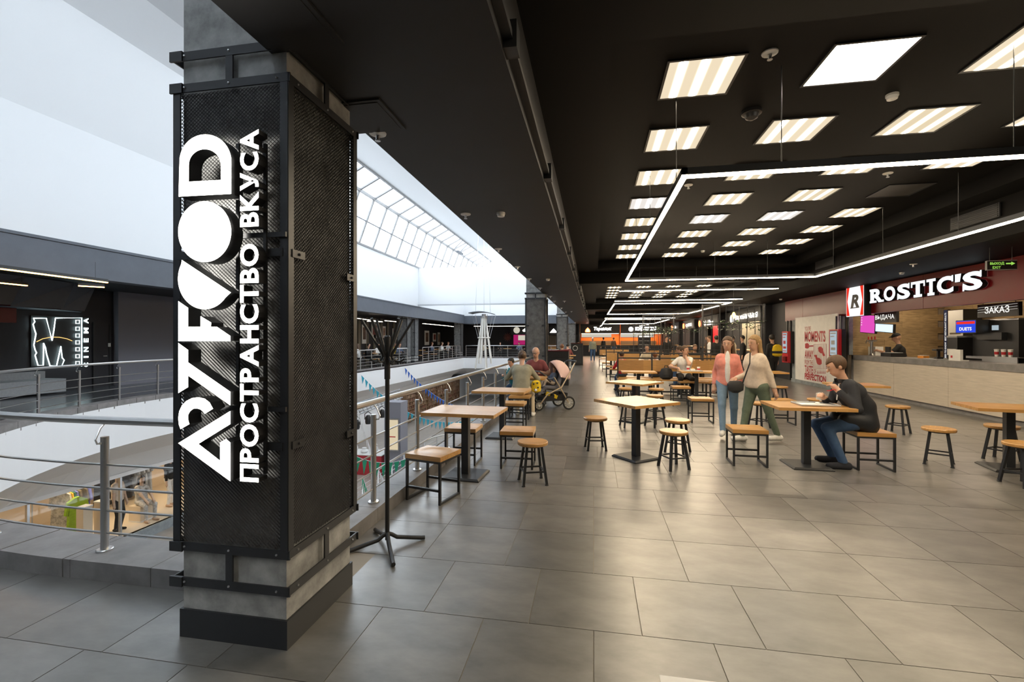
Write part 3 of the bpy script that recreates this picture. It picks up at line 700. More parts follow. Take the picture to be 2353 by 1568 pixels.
# ================================================================== FURNITURE
def sq_stool():
    P = Proto(); a, b, h, th = .2, .185, .45, .045
    n = 12; m = MB(); vs = []; fs = []
    for j in range(n + 1):
        for i in range(n + 1):
            u, v = -1 + 2 * i / n, -1 + 2 * j / n; r = math.hypot(u / .82, v / .8)
            d = -.009 * max(0, 1 - r * r) ** .5 if r < 1 else 0
            vs.append((u * a, v * b, h + d))
    for j in range(n):
        for i in range(n): k = j * (n + 1) + i; fs.append((k, k + 1, k + n + 2, k + n + 1))
    m.add(vs, fs, 0, True)
    m.add([(-a, -b, h - th), (a, -b, h - th), (a, b, h - th), (-a, b, h - th), (-a, -b, h), (a, -b, h), (a, b, h), (-a, b, h)], [(3, 2, 1, 0), (0, 1, 5, 4), (1, 2, 6, 5), (2, 3, 7, 6), (3, 0, 4, 7)])
    P.part('seat', m, 'oak'); w = .022; A, B = a - .014, b - .014
    P.part('seat_frame', MB().box(-A - w / 2, A + w / 2, -B - w / 2, -B + w / 2, h - th - w, h - th).box(-A - w / 2, A + w / 2, B - w / 2, B + w / 2, h - th - w, h - th).box(-A - w / 2, -A + w / 2, -B, B, h - th - w, h - th).box(A - w / 2, A + w / 2, -B, B, h - th - w, h - th), 'black_metal')
    for sx in (-1, 1):
        for sy in (-1, 1): P.part('leg', MB().box(sx * A - w / 2, sx * A + w / 2, sy * B - w / 2, sy * B + w / 2, 0, h - th - w), 'black_metal')
    for sx in (-1, 1): P.part('sled_bar', MB().box(sx * A - w / 2, sx * A + w / 2, -B, B, 0, w), 'black_metal')
    for sy in (-1, 1): P.part('stretcher', MB().box(-A, A, sy * B - w / 2, sy * B + w / 2, .12, .12 + w), 'black_metal')
    return P
def rd_stool():
    P = Proto(); h = .45
    P.part('seat', MB().lathe([(.05, h - .04), (.16, h - .038), (.166, h - .03), (.166, h - .008), (.16, h - .001), (.12, h - .003), (.03, h - .006)], 36), 'oak')
    ring = MB().tube([(.1 * math.cos(R(a)), .1 * math.sin(R(a)), h - .048) for a in range(0, 360, 20)], .01, 6, closed=True); P.part('seat_ring', ring, 'black_metal')
    feet = []
    for k in range(4):
        a = R(45 + 90 * k); t = Vector((.11 * math.cos(a), .11 * math.sin(a), h - .04)); f = Vector((.178 * math.cos(a), .178 * math.sin(a), .01)); feet.append((t, f))
        i = P.part('leg', MB().bar(t, f, .026, .026), 'black_metal')
        P.part('foot_pad', MB().lathe([(.02, 0), (.02, .008), (.012, .012)], 10, c=(f.x, f.y, 0)), 'black_metal', i)
    for k in range(4):
        z = .14; pts = []
        for (t, f) in (feet[k], feet[(k + 1) % 4]): u = (t.z - z) / (t.z - f.z); pts.append(t.lerp(f, u))
        P.part('stretcher', MB().bar(pts[0], pts[1], .016), 'black_metal')
    return P
def table(w, d, h=.75, m='oak', th=.036, base=.44):
    P = Proto(); e = .003
    P.part('tabletop', MB().box(-w / 2, w / 2, -d / 2, d / 2, h - th, h), m)
    P.part('mounting_plate', MB().box(-.16, .16, -.12, .12, h - th - .012, h - th), 'black_metal')
    P.part('pedestal', MB().box(-.04, .04, -.04, .04, .02, h - th - .01), 'black_metal')
    b = base / 2; c = b - .02
    m_ = MB().add([(-b, -b, 0), (b, -b, 0), (b, b, 0), (-b, b, 0), (-b, -b, .012), (b, -b, .012), (b, b, .012), (-b, b, .012), (-c, -c, .028), (c, -c, .028), (c, c, .028), (-c, c, .028)],
                  [(3, 2, 1, 0), (0, 1, 5, 4), (1, 2, 6, 5), (2, 3, 7, 6), (3, 0, 4, 7), (4, 5, 9, 8), (5, 6, 10, 9), (6, 7, 11, 10), (7, 4, 8, 11), (8, 9, 10, 11)])
    P.part('base_plate', m_, 'black_metal'); return P
mat('pale_top', (.62, .58, .56), .25)
SQ, RD = sq_stool(), rd_stool()
TB, TSQ = table(.83, .62), table(.77, .77)
def tbl(P, label, x, y, rz=0.): return P.spawn('table', label, 'table', (x, y, 0), R(rz), 'pedestal tables')
def sq(label, x, y, rz=0.): return SQ.spawn('square_stool', label, 'stool', (x, y, 0), R(rz), 'square stools')
def rd(label, x, y, rz=0.): return RD.spawn('round_stool', label, 'stool', (x, y, 0), R(rz), 'round stools')
tbl(TB, 'oak pedestal table beside the railing, nearest the coat rack', -1.43, 5.0, -3)
tbl(TB, 'oak pedestal table beside the railing, second from the coat rack', -1.43, 7.1, -3)
tbl(TB, 'oak pedestal table at which the family with the pushchair sits', -1.4, 9.55)
tbl(TB, 'oak pedestal table beyond the family, before the second pillar', -1.4, 12.0)
sq('square oak stool right of the coat rack, nearest the camera', -1.55, 4.27, -14)
sq('square oak stool behind the first railing table, left one', -1.62, 5.58, 0)
sq('square oak stool behind the first railing table, right one', -.91, 5.52, 2)
sq('square oak stool at the second railing table, front one', -1.37, 7.85, 0)
sq('square oak stool under the woman seated with her back turned', -1.42, 8.85, 0)
rd('round oak stool on the aisle beside the first railing table', -.65, 4.89, 20)
tbl(TSQ, 'square oak table turned like a diamond in the aisle, nearest', .545, 6.14, 39)
tbl(TSQ, 'square oak table turned like a diamond, behind the nearest one', .765, 8.86, 54)
rd('round oak stool left of the nearest diamond table', .025, 6.54, 10)
rd('round oak stool right of the nearest diamond table, front one of two', .95, 5.75, 25)
rd('round oak stool right of the nearest diamond table, rear one of two', 1.135, 6.56, 60)
rd('round oak stool seen through the nearest diamond table, left', .62, 8.32, 15)
rd('round oak stool seen through the nearest diamond table, right', 1.08, 8.42, 35)
rd('round oak stool tucked behind the second diamond table, left', .72, 10.6, 15)
rd('round oak stool tucked behind the second diamond table, right', 1.38, 10.6, 45)
rd('round oak stool just right of the second diamond table', 1.19, 9.35, 30)
sq('square oak stool behind the two walking women, on their left', 1.98, 9.05, 0)
sq('square oak stool in front of the two walking women', 1.88, 6.12, -2)
sq('square oak stool directly behind the man in the dark jacket table', 3.38, 9.1, 0)
sq('square oak stool on which the man in the dark jacket sits', 3.27, 6.18, -2)
sq('square oak stool in the bench row left of the white shirt man table', 2.0, 11.2, 0)
tbl(TB, 'oak pedestal table with tray where the dark jacket man eats', 2.56, 6.12)
rd('round oak stool partly hidden behind the eating man tray', 4.08, 9.3, 20)
rd('round oak stool between the eating man and the restaurant counter', 4.96, 8.55, 40)
rd('round oak stool standing alone right of the eating man', 4.22, 6.5, 55)
rd('round oak stool at the right edge, nearest the camera', 4.5, 5.72, 10)
rd('round oak stool at the right edge behind the table pedestal', 5.15, 6.85, 30)
rd('round oak stool left of the wall mounted order screens', 4.3, 11.6, 45)
rd('round oak stool behind the women, with splayed legs', 2.85, 8.6, 40)
tbl(TB, 'oak pedestal table at the right edge with a white can on it', 4.87, 6.38, -12)
tbl(TB, 'oak pedestal table behind the eating man, before the counter', 4.6, 9.1, -8)
tbl(TB, 'oak pedestal table left of the wall mounted order screens', 4.2, 12.2, 0)
tbl(TB, 'oak table in front of the high backed bench, left', 1.1, 11.75, 0)
tbl(TB, 'oak table with fast food tray before the white shirt man', 2.55, 12.1, 0)
# high backed benches with steel frame and guard rails
def bench(label, x0, x1, y, back=True, face=-1, screens=True):
    t = thing('bench', label, 'bench', ((x0 + x1) / 2, y, 0), group='benches'); L = (x1 - x0) / 2
    n = 4 if L > 1 else 3
    for i in range(4): MB().box(-L, L, face * (.1 + .1 * i) - .047, face * (.1 + .1 * i) + .047, .42, .455).obj('seat_slat', 'oak', t)
    if back: MB().box(-L, L, -.018, .018, .65, .96).obj('backrest', 'oak_v', t)
    for i in range(n):
        x = -L + .02 + (2 * L - .04) * i / (n - 1); f = MB().box(x - .02, x + .02, -.02, .02, 0, 1.17 if back else .42)
        f.box(x - .02, x + .02, min(0, face * .45), max(0, face * .45), .38, .42).box(x - .02, x + .02, face * .43 - .02, face * .43 + .02, 0, .4).box(x - .02, x + .02, min(0, face * .45), max(0, face * .45), 0, .03); f.obj('frame', 'black_metal', t)
    MB().box(-L, L, -.02, .02, .06, .09).obj('stretcher', 'black_metal', t)
    if back:
        for z in (1.0, 1.14): MB().box(-L, L, -.018, .018, z, z + .035).obj('guard_rail', 'black_metal', t)
    return t
bench('high backed oak bench with black guard rails behind the white shirt man', .66, 3.5, 13.3)
bench('high backed oak bench back to back with the nearest bench', .66, 3.5, 13.42, back=False, face=1)
bench('oak bench farther down the hall under the second coffer, facing away', .5, 1.9, 19.4)
bench('oak bench farther down the hall beside the black sweater man', 2.4, 4.6, 17.6)
bench('far oak bench before the orange restaurant, left', .3, 2., 26.5)
bench('far oak bench before the orange restaurant, right', 2.8, 5.2, 25.)
bench('low oak bench without back in front of the high bench table', 2.2, 2.95, 12.75, back=False, face=-1)
for k, (x, y, lb) in enumerate(((1.4, 16.2, 'oak table behind the nearest high bench, left'), (2.8, 16.4, 'oak table behind the nearest high bench with a folded green coat'), (4.1, 16.6, 'oak table behind the nearest high bench, right'), (.75, 20.4, 'oak table beside the aisle in the second row of benches'), (3.4, 20.6, 'oak table in the second row of benches, right'), (.9, 24.8, 'oak table in the far row before the orange shops, aisle side'), (3.4, 24, 'oak table in the far row before the orange shops, middle'), (-1.3, 20., 'oak table by the railing where a grey hoodie person sits'), (-1.3, 23., 'oak table by the railing beyond the grey hoodie person'))): tbl(TB, lb, x, y)
for k, (x, y, lb) in enumerate(((-1.35, 19.1, 'square stool of the grey hoodie person by the railing'), (.8, 17.6, 'square stool at the aisle end behind the nearest bench'), (.6, 22.2, 'square stool beside the aisle in the second bench row'), (2.9, 15.5, 'square stool under the bent man in black'), (-1.3, 10.55, 'square stool under the bald man with glasses'))): sq(lb, x, y)
# black bar partition with rods and artificial foliage
mat('leaf', (.06, .16, .04), .5); mat('leaf_pale', (.35, .42, .33), .5)
def partition(label, x0, x1, y, h, nrod, foliage):
    t = thing('rod_partition', label, 'partition', ((x0 + x1) / 2, y, 0)); L = (x1 - x0) / 2
    for x in (-L, L): MB().box(x - .02, x + .02, -.02, .02, 0, h).obj('post', 'black_metal', t)
    for z in (h - .04, h - .55, .9): MB().box(-L, L, -.018, .018, z, z + .03).obj('cross_bar', 'black_metal', t)
    rng = random.Random(int(x0 * 100))
    for i in range(nrod):
        x = -L + 2 * L * (i + .5) / nrod + rng.uniform(-.05, .05); z1 = rng.uniform(h - .5, h + .15); MB().tube([(x, rng.uniform(-.2, .2), .9), (x, 0, z1)], .011, 6).obj('rod', 'black_metal', t)
    if foliage:
        fo = MB()
        for i in range(150):
            c = Vector((rng.uniform(-L, L), rng.uniform(-.18, .18), h - .6 + rng.uniform(-.14, .14))); a = rng.uniform(0, 6.3); d = Vector((math.cos(a), math.sin(a), rng.uniform(-.5, .5))).normalized() * rng.uniform(.05, .1); n_ = d.cross(Vector((0, 0, 1))).normalized() * .022
            fo.add([c - d, c + n_, c + d, c - n_], [(0, 1, 2, 3)], rng.randrange(2))
        fo.obj('foliage', ['leaf', 'leaf_pale'], t, kind='stuff')
        for i in range(3):
            x = -L + .4 + i * (2 * L - .8) / 2; b = MB().tube([(x, 0, h - .55), (x, 0, h - .68)], .006, 5).obj('pendant_cord', 'black_metal', t)
    return t
partition('black rod partition with hanging foliage behind the two walking women', 3.1, 4.75, 13.9, 2.55, 9, True)
partition('black rod partition beyond the white shirt man', 1.9, 3.05, 18.4, 2.5, 6, True)
partition('black rod partition with foliage in the far seating area', 3.4, 5.4, 24.3, 2.6, 9, True)
partition('slim black rod partition before the pastry shop', 2.6, 4.2, 31., 2.5, 7, True)
q = PY(1686, 726, 13.9); lm = thing('pendant_lamp', 'amber glass pendant bulb among the hanging foliage', 'lamp', q)
emit('amber', (1, .55, .08), 6.)
MB().lathe([(.02, .1), (.045, .05), (.05, 0), (.03, -.06), (.01, -.08)], 12).obj('bulb', 'amber', lm); MB().lathe([(.02, .1), (.02, .15)], 10).obj('socket', 'black_metal', lm); MB().tube([(0, 0, .15), (0, 0, .9)], .004, 5).obj('cord', 'black_metal', lm)
# coat rack
cr = thing('coat_rack', 'black metal coat rack standing beside the mesh pillar', 'coat rack', (-1.53, 3.21, 0))
MB().tube([(0, 0, .04), (0, 0, 1.56)], .0165, 12).obj('pole', 'black_metal', cr); MB().lathe([(.022, 1.25), (.022, 1.57), (.012, 1.58)], 12).obj('collar', 'black_metal', cr)
for q in ((976, 1240), (905, 1308), (800, 1272), (862, 1222)):
    w_ = PZ(*q); d = Vector((w_[0] + 1.53, w_[1] - 3.21, 0)); d = d.normalized() * min(.36, max(.28, d.length)); 
    MB().tube([(0, 0, .09), d * .12 + Vector((0, 0, .075)), d * .25 + Vector((0, 0, .05)), d * .9 + Vector((0, 0, .018)), d + Vector((0, 0, .016))], .0155, 10).obj('leg', 'black_metal', cr)
for k in range(6):
    a = R(20 + 60 * k); u = Vector((math.cos(a), math.sin(a), 0))
    MB().tube([u * .018 + Vector((0, 0, 1.36)), u * .035 + Vector((0, 0, 1.44)), u * .19 + Vector((0, 0, 1.7))], .011, 8).obj('hat_peg', 'black_metal', cr)
    MB().tube([u * .018 + Vector((0, 0, 1.46)), u * .03 + Vector((0, 0, 1.42)), u * .055 + Vector((0, 0, 1.385)), u * .09 + Vector((0, 0, 1.38)), u * .125 + Vector((0, 0, 1.40))], .009, 8).obj('coat_hook', 'black_metal', cr)
# waste stations
def bin_(label, x, y, w, d, h):
    t = thing('waste_station', label, 'waste bin', (x, y, 0)); MB().box(-w / 2, w / 2, -d / 2, d / 2, 0, h).obj('body', 'black_paint', t); MB().box(-w / 2 - .01, w / 2 + .01, -d / 2 - .01, d / 2 + .01, h, h + .03).obj('top', 'maroon' if h > 1 else 'black_metal', t)
    MB().box(-w * .4, w * .4, -d / 2 - .012, -d / 2, .1, h - .25).obj('door', 'black_metal', t); MB().box(-.15, .15, -d / 2 - .014, -d / 2 - .002, h - .2, h - .08).obj('flap', 'black_plastic', t); return t
bin_('black waste station behind the second pillar beside the family', -1.25, 15.6, .85, .55, 1.15)
b2 = bin_('black waste station with a round white emblem beside the aisle', -.98, 27.6, .7, .5, 1.3)
MB().tube([(-.1 + .14 * math.cos(R(a)), -.27, 1.02 + .14 * math.sin(R(a))) for a in range(0, 360, 30)], .015, 6, closed=True).obj('emblem', 'white_plastic', b2)
# things on the tables
q = (4.95, 6.16, .75); cn = thing('drink_can', 'white drink can with orange print on the right edge table', 'can', q)
mat('orange_print', (.75, .28, .03), .4)
MB().lathe([(.028, 0), (.033, .008), (.033, .14), (.027, .155), (.026, .157)], 20).obj('can_body', 'white_plastic', cn); MB().lathe([(.0333, .02), (.0335, .03), (.0335, .07), (.0333, .08)], 20).obj('print_band', 'orange_print', cn); MB().lathe([(.026, .157), (.024, .16)], 16).obj('can_lid', 'zinc', cn)
mat('tray_grey', (.42, .43, .45), .4); mat('paper', (.82, .81, .78), .7); mat('fries', (.7, .42, .12), .6); mat('cup_red', (.55, .03, .04), .4)
def tray(label, x, y, z, w=.42, d=.3, rz=0.):
    t = thing('serving_tray', label, 'tray', (x, y, z), R(rz)); MB().box(-w / 2, w / 2, -d / 2, d / 2, 0, .006).obj('tray_floor', 'tray_grey', t)
    MB().tube([(-w / 2, -d / 2, .012), (w / 2, -d / 2, .012), (w / 2, d / 2, .012), (-w / 2, d / 2, .012)], .009, 6, closed=True).obj('rim', 'tray_grey', t); MB().box(-w * .4, w * .4, -d * .4, d * .4, .006, .008).obj('paper_liner', 'paper', t); return t
tray('grey serving tray in front of the man in the dark jacket', 2.66, 6.12, .75)
tray('serving tray full of fast food before the white shirt man', 2.45, 12.05, .75)
wr = thing('food_wrapper', 'crumpled white food wrapper on the dark jacket man tray', 'wrapper', (2.66, 6.1, .758)); MB().box(-.09, .09, -.06, .06, 0, .004).obj('sheet', 'paper', wr); MB().sphere((.02, 0, .016), .03, 8, sz=.5).obj('crumple', 'paper', wr)
def cup(label, x, y, z, m='paper', h=.11):
    t = thing('paper_cup', label, 'cup', (x, y, z)); MB().lathe([(.028, 0), (.038, h)], 14).obj('cup_body', m, t); MB().lathe([(.0315, h * .3), (.0355, h * .7)], 14).obj('print_band', 'cup_red', t); MB().lathe([(.041, h), (.041, h + .008), (.03, h + .012)], 14).obj('lid', 'white_plastic', t)
cup('white paper cup on the left of the white shirt man tray', 2.33, 12.0, .758); cup('red printed paper cup on the right of the white shirt man tray', 2.58, 12.0, .758, h=.09)
fb_ = thing('food_box', 'open carton of fried food on the white shirt man tray', 'food', (2.45, 12.06, .758)); MB().box(-.05, .05, -.04, .04, 0, .05).obj('carton', 'paper', fb_); MB().sphere((0, 0, .05), .04, 8, sz=.6).obj('fried_pieces', 'fries', fb_)
bk = thing('backpack', 'black backpack lying on the bench beside the white shirt man', 'backpack', (1.95, 12.95, .455)); mat('nylon', (.015, .015, .017), .6)
MB().lathe([(.1, 0), (.17, .05), (.18, .18), (.13, .29), (.05, .32)], 14, sy=.7).obj('bag_body', 'nylon', bk); MB().tube([(-.05, 0, .31), (-.04, 0, .37), (.04, 0, .37), (.05, 0, .31)], .012, 6).obj('handle', 'nylon', bk); MB().lathe([(.06, .04), (.1, .06), (.1, .15), (.06, .17)], 10, c=(0, -.09, 0), sy=.4).obj('front_pocket', 'nylon', bk)
mat('green_coat', (.25, .33, .25), .8, noise=.3, nscale=12)
gc = thing('folded_coat', 'pale green jacket heaped on the table behind the bench', 'coat', (2.85, 16.35, .75)); MB().lathe([(.27, 0), (.26, .06), (.2, .13), (.08, .17), (.01, .18)], 16, sy=.6).obj('cloth', 'green_coat', gc); MB().lathe([(.1, .0), (.09, .05), (.02, .07)], 12, c=(.26, 0, 0), sy=.6).obj('sleeve', 'green_coat', gc)
# ================================================================== RED RESTAURANT ON THE RIGHT
FX = 7.3
def wf(y, z, X): return frame((X, y, z), (0, -1, 0), (0, 0, 1))     # text frame on a wall that faces -X
fas = struct('trim_4', MB().box(FX, FX + .12, -6, 19.2, 2.24, 3.0), 'maroon')
for y in (16.2, 13.2, 10.2, 7.2): MB().box(FX - .006, FX, y - 1.494, y + 1.494, 2.24, 3.0).obj('panel', 'maroon', fas)
MB().box(FX - .006, FX, 17.71, 19.2, 2.24, 3.0).obj('panel', 'maroon', fas)
mat('beige_wall', (.3, .25, .2), .6); mat('pale_oak', (.6, .53, .44), .45, noise=.12, nscale=3, nstretch=(1, 1, 14))
# plank back wall of the kitchen, planks laid one by one
mat('plank', (.36, .25, .13), .5, noise=.35, nscale=4, nstretch=(1, 1, 9), objrand=.18)
kw = struct('wall_right', BX(9.9, 10.2, 9.2, 19.2, 0, 3.0), 'beige_wall')
pm = MB().box(9.875, 9.9, -.598, .598, 0, .148).mesh('plank', 'plank')
for r in range(14):
    for c in range(6):
        y = 15.2 - c * 1.2 - (r % 2) * .6
        if y > 9.5: link('plank', pm, kw, (0, y, .98 + r * .15))
kb = struct('wall_back', BX(7.4, 10.3, 15., 15.1, 0, 3.0), 'beige_wall')
pm3 = MB().box(-.222, .222, 14.975, 15., 0, .178).mesh('plank', 'plank')
pm2 = MB().box(-.448, .448, 14.975, 15., 0, .178).mesh('plank', 'plank')
for r in range(11):
    for c in range(4):
        x = 7.9 + c * .9 + (r % 2) * .45
        if x < 9.9: link('plank', pm2, kb, (x, 0, 1.0 + r * .18))
    if r % 2: link('plank', pm3, kb, (7.675, 0, 1.0 + r * .18))
struct('wall_right', BX(7.35, 7.6, -6, 9.3, 0, 3.0), 'beige_wall')
struct('wall_right', BX(FX + .05, 7.6, 18.9, 21., 0, 3.0), 'dark_wall')
# counter
ct = thing('service_counter', 'long restaurant counter with pale wood front and dark grey top', 'counter', (7.45, 12.1, 0)); 
MB().box(-.02, .65, -2.75, 2.75, .96, 1.09).obj('worktop', 'kerb', ct); MB().box(.05, .6, -2.7, 2.7, 0, .1).obj('plinth', 'kerb', ct)
for a, b in ((-2.7, -.9), (-.894, .894), (.9, 2.7)): MB().box(0, .03, a, b, .1, .96).obj('front_panel', 'pale_oak', ct)
MB().box(-.02, .65, 2.7, 2.78, 0, 1.09).obj('end_panel', 'kerb', ct); MB().box(.03, .6, -2.7, 2.7, .1, .95).obj('carcass', 'beige_wall', ct)
for yy in (14.98, 9.32): MB().box(7.4, 7.5, yy - .05, yy + .05, 1.09, 2.24).obj('post', 'concrete_pale', fas)
# channel letters
rs = thing('restaurant_sign', "glowing white slab letters ROSTIC'S on the red fascia", 'sign', (FX, 12, 2.5))
def C1(x, y, X): q = PX(1880 + x / 3.92, 600 + y / 3.92, X); return (q[1], q[2])
LX = FX - .1
def side_dark(mb):
    '''faces that do not look towards the reader are the dark returns of the letter'''
    for i, f in enumerate(mb.f):
        a, b, c = (Vector(mb.v[j]) for j in f[:3]); n = (b - a).cross(c - a)
        if n.length > 0: n.normalize()
        mb.m[i] = 0 if abs(n.x) > .7 or (abs(n.y) > .99 and False) else 1
for ch, x0, x1 in (('R', 470, 585), ('O', 590, 695), ('S', 712, 828), ('T', 835, 962), ('I', 975, 1058), ('C', 1068, 1218), ("'", 1232, 1288), ('S', 1300, 1480)):
    y0 = C1(x0, 300, LX)[0]; y1 = C1(x1, 300, LX)[0]; w_ = y0 - y1; zb, h_ = 2.5, .36
    M = wf(y0 - 12, zb - 2.5, LX - FX)
    if ch == "'":
        mb = MB().prism([(0, 0), (w_ * .8, 0), (w_, .16), (0, .16)], .09, frame(M @ Vector((0, .2, 0)), (0, -1, 0), (0, 0, 1)))
    elif ch in 'TI':
        st = w_ * (.38 if ch == 'I' else .3); mb = MB()
        c = w_ / 2; poly = [(c - st / 2, .06), (c - st / 2, h_ - .06), (0, h_ - .06), (0, h_), (w_, h_), (w_, h_ - .06), (c + st / 2, h_ - .06), (c + st / 2, .06), (c + st, .06), (c + st, 0), (c - st, 0), (c - st, .06)]
        if ch == 'T': poly = [(c - st / 2, .06), (c - st / 2, h_ - .06), (.05, h_ - .06), (.05, h_ - .13), (0, h_ - .13), (0, h_), (w_, h_), (w_, h_ - .13), (w_ - .05, h_ - .13), (w_ - .05, h_ - .06), (c + st / 2, h_ - .06), (c + st / 2, .06), (c + st, .06), (c + st, 0), (c - st, 0), (c - st, .06)]
        mb.prism(poly, .09, M)
    else:
        mb = text_mb(ch, w_, h_, M, .09, .045)
        if ch == 'R':
            mb.prism([(-.03, 0), (w_ * .5, 0), (w_ * .5, .055), (-.03, .055)], .09, M); mb.prism([(-.03, h_ - .055), (.1, h_ - .055), (.1, h_), (-.03, h_)], .09, M); mb.prism([(w_ * .85, 0), (w_ + .03, 0), (w_ + .03, .055), (w_ * .85, .055)], .09, M)
        if ch == 'S': mb.prism([(0, .0), (.045, .0), (.045, .12), (0, .12)], .09, M); mb.prism([(w_ - .06, h_ - .12), (w_ - .02, h_ - .12), (w_ - .02, h_), (w_ - .06, h_)], .09, M)
        if ch == 'C': mb.prism([(w_ - .05, h_ - .13), (w_ - .005, h_ - .13), (w_ - .005, h_), (w_ - .05, h_)], .09, M)
    side_dark(mb); mb.obj('letter', ['sign_cool', 'black_paint'], rs)
# square logo box
a = PX(1945, 700, 7.12); b = PX(1985, 700, 7.12); ya, yb = a[1], b[1]; za, zb = PX(1965, 727, 7.12)[2], PX(1965, 656, 7.12)[2]; w_, h_ = ya - yb, zb - za
lg = thing('logo_box', 'lit square logo box with a letter R between red wedges', 'sign', (7.12, ya, za))
MB().box(0, .18, -w_, 0, 0, h_).obj('case', 'black_paint', lg)
M = frame((-.002, 0, 0), (0, -1, 0), (0, 0, 1)); emit('logo_white', (1, 1, 1), .55); emit('logo_red', (.9, .04, .02), .5)
MB().prism([(0, 0), (w_, 0), (w_, h_), (0, h_)], .003, M).obj('face', 'logo_white', lg)
M2 = frame((-.006, 0, 0), (0, -1, 0), (0, 0, 1))
for s_ in (0, 1):
    f = (lambda x: x) if s_ == 0 else (lambda x: w_ - x)
    MB().prism([(f(.02), .02), (f(w_ * .2), .02), (f(w_ * .07), h_ * .5), (f(w_ * .2), h_ - .02), (f(.02), h_ - .02)], .003, M2).obj('red_wedge', 'logo_red', lg)
mat('ink', (.01, .01, .01), .5)
text_mb('R', w_ * .5, h_ * .42, frame((-.008, -w_ * .27, h_ * .28), (0, -1, 0), (.0, 0, 1)), 0, .05, shear=.2).obj('letter', 'ink', lg)
MB().prism([(w_ * .25, h_ * .26), (w_ * .75, h_ * .26), (w_ * .75, h_ * .29), (w_ * .25, h_ * .29)], .002, M2).obj('underline', 'ink', lg)
# printed poster wall
PXW = 7.16
def C3(x, y, X=PXW): q = PX(1780 + x / 4.106, 560 + y / 4.106, X); return (q[1], q[2])
mat('poster_white', (.8, .79, .77), .5, noise=.06, nscale=5); mat('poster_red', (.42, .02, .03), .5)
yl, yr = C3(195, 1000)[0], C3(595, 1000)[0]
po = thing('printed_poster', 'large white wall poster with red lettering and drumsticks between order screens', 'poster', (PXW, (yl + yr) / 2, .12))
oy, oz = (yl + yr) / 2, .12
MB().box(0, .03, yr - oy, yl - oy, 0, 2.2).obj('board', 'poster_white', po); MB().box(.0, .2, yr - oy - .05, yl - oy + .35, -.12, -.001).obj('plinth', 'concrete_pale', po); MB().box(.03, .2, yr - oy, yl - oy + .35, -.1, 2.13).obj('backing', 'concrete_pale', po)
MP = lambda y, z: frame((-.004, y - oy, z - oz), (0, -1, 0), (0, 0, 1))
def ptext(s, x0, x1, yt, yb, bold=.02, space=1.):
    a = C3(x0, yb); b = C3(x1, yb); t = C3((x0 + x1) / 2, yt); m = C3((x0 + x1) / 2, yb)
    text_mb(s, a[0] - b[0], t[1] - m[1], MP(a[0], m[1]), 0, bold, space).obj('lettering', 'poster_red', po)
ptext("YOU'RE", 285, 342, 782, 822, 0.); ptext('MOMENTS', 285, 480, 826, 928, .03); ptext('AWAY', 285, 364, 1008, 1088, .03); ptext('FROM THE', 285, 362, 1100, 1144, 0.); ptext('TASTE', 285, 362, 1152, 1226, .02); ptext('OF', 368, 392, 1186, 1228, .01); ptext('PERFECTION', 285, 486, 1236, 1298, .04)
def ppoly(pts, name='print'):
    P = [C3(*p) for p in pts]; m = MB(); vs = [(-.004, y - oy, z - oz) for y, z in P]; n = len(vs)
    ar = sum(P[i][0] * P[(i + 1) % n][1] - P[(i + 1) % n][0] * P[i][1] for i in range(n)); f = tuple(range(n)); m.add(vs, [f if ar < 0 else f[::-1]]); m.obj(name, 'poster_red', po)
def drum(cx, cy, s, fl): return [(cx + fl * s * x, cy + s * y) for x, y in ((-.9, -1.2), (-.4, -1.7), (.3, -1.6), (.75, -1), (.9, -.2), (1.2, .7), (1.55, 1.25), (1.3, 1.5), (1.1, 1.35), (1., 1.6), (.75, 1.4), (.5, .6), (-.1, .5), (-.7, -.1))]
ppoly(drum(435, 1020, 28, 1), 'drumstick'); ppoly([(x, 2 * 1095 - y) for x, y in drum(420, 1095, 30, -1)], 'drumstick')
ppoly([(288, 945), (310, 938), (325, 950), (325, 962), (366, 960), (366, 972), (325, 974), (325, 985), (310, 992), (288, 986)], 'spatula')
gr = [(372, 950), (487, 946), (487, 1184), (372, 1180)]; G = [C3(*p) for p in gr]; g = MB()
for i in range(4): a, b = G[i], G[(i + 1) % 4]; g.bar((-.003, a[0] - oy, a[1] - oz), (-.003, b[0] - oy, b[1] - oz), .012, .004)
for i in range(1, 8): x = 372 + 115 * i / 8; a, b = C3(x, 950), C3(x, 1182); g.bar((-.003, a[0] - oy, a[1] - oz), (-.003, b[0] - oy, b[1] - oz), .005, .003)
g.obj('grill_print', 'poster_red', po)
for i in range(6): x = 402 + i * 14; ppoly([(x, 1228), (x + 4, 1190), (x + 8, 1228)], 'flame_print')
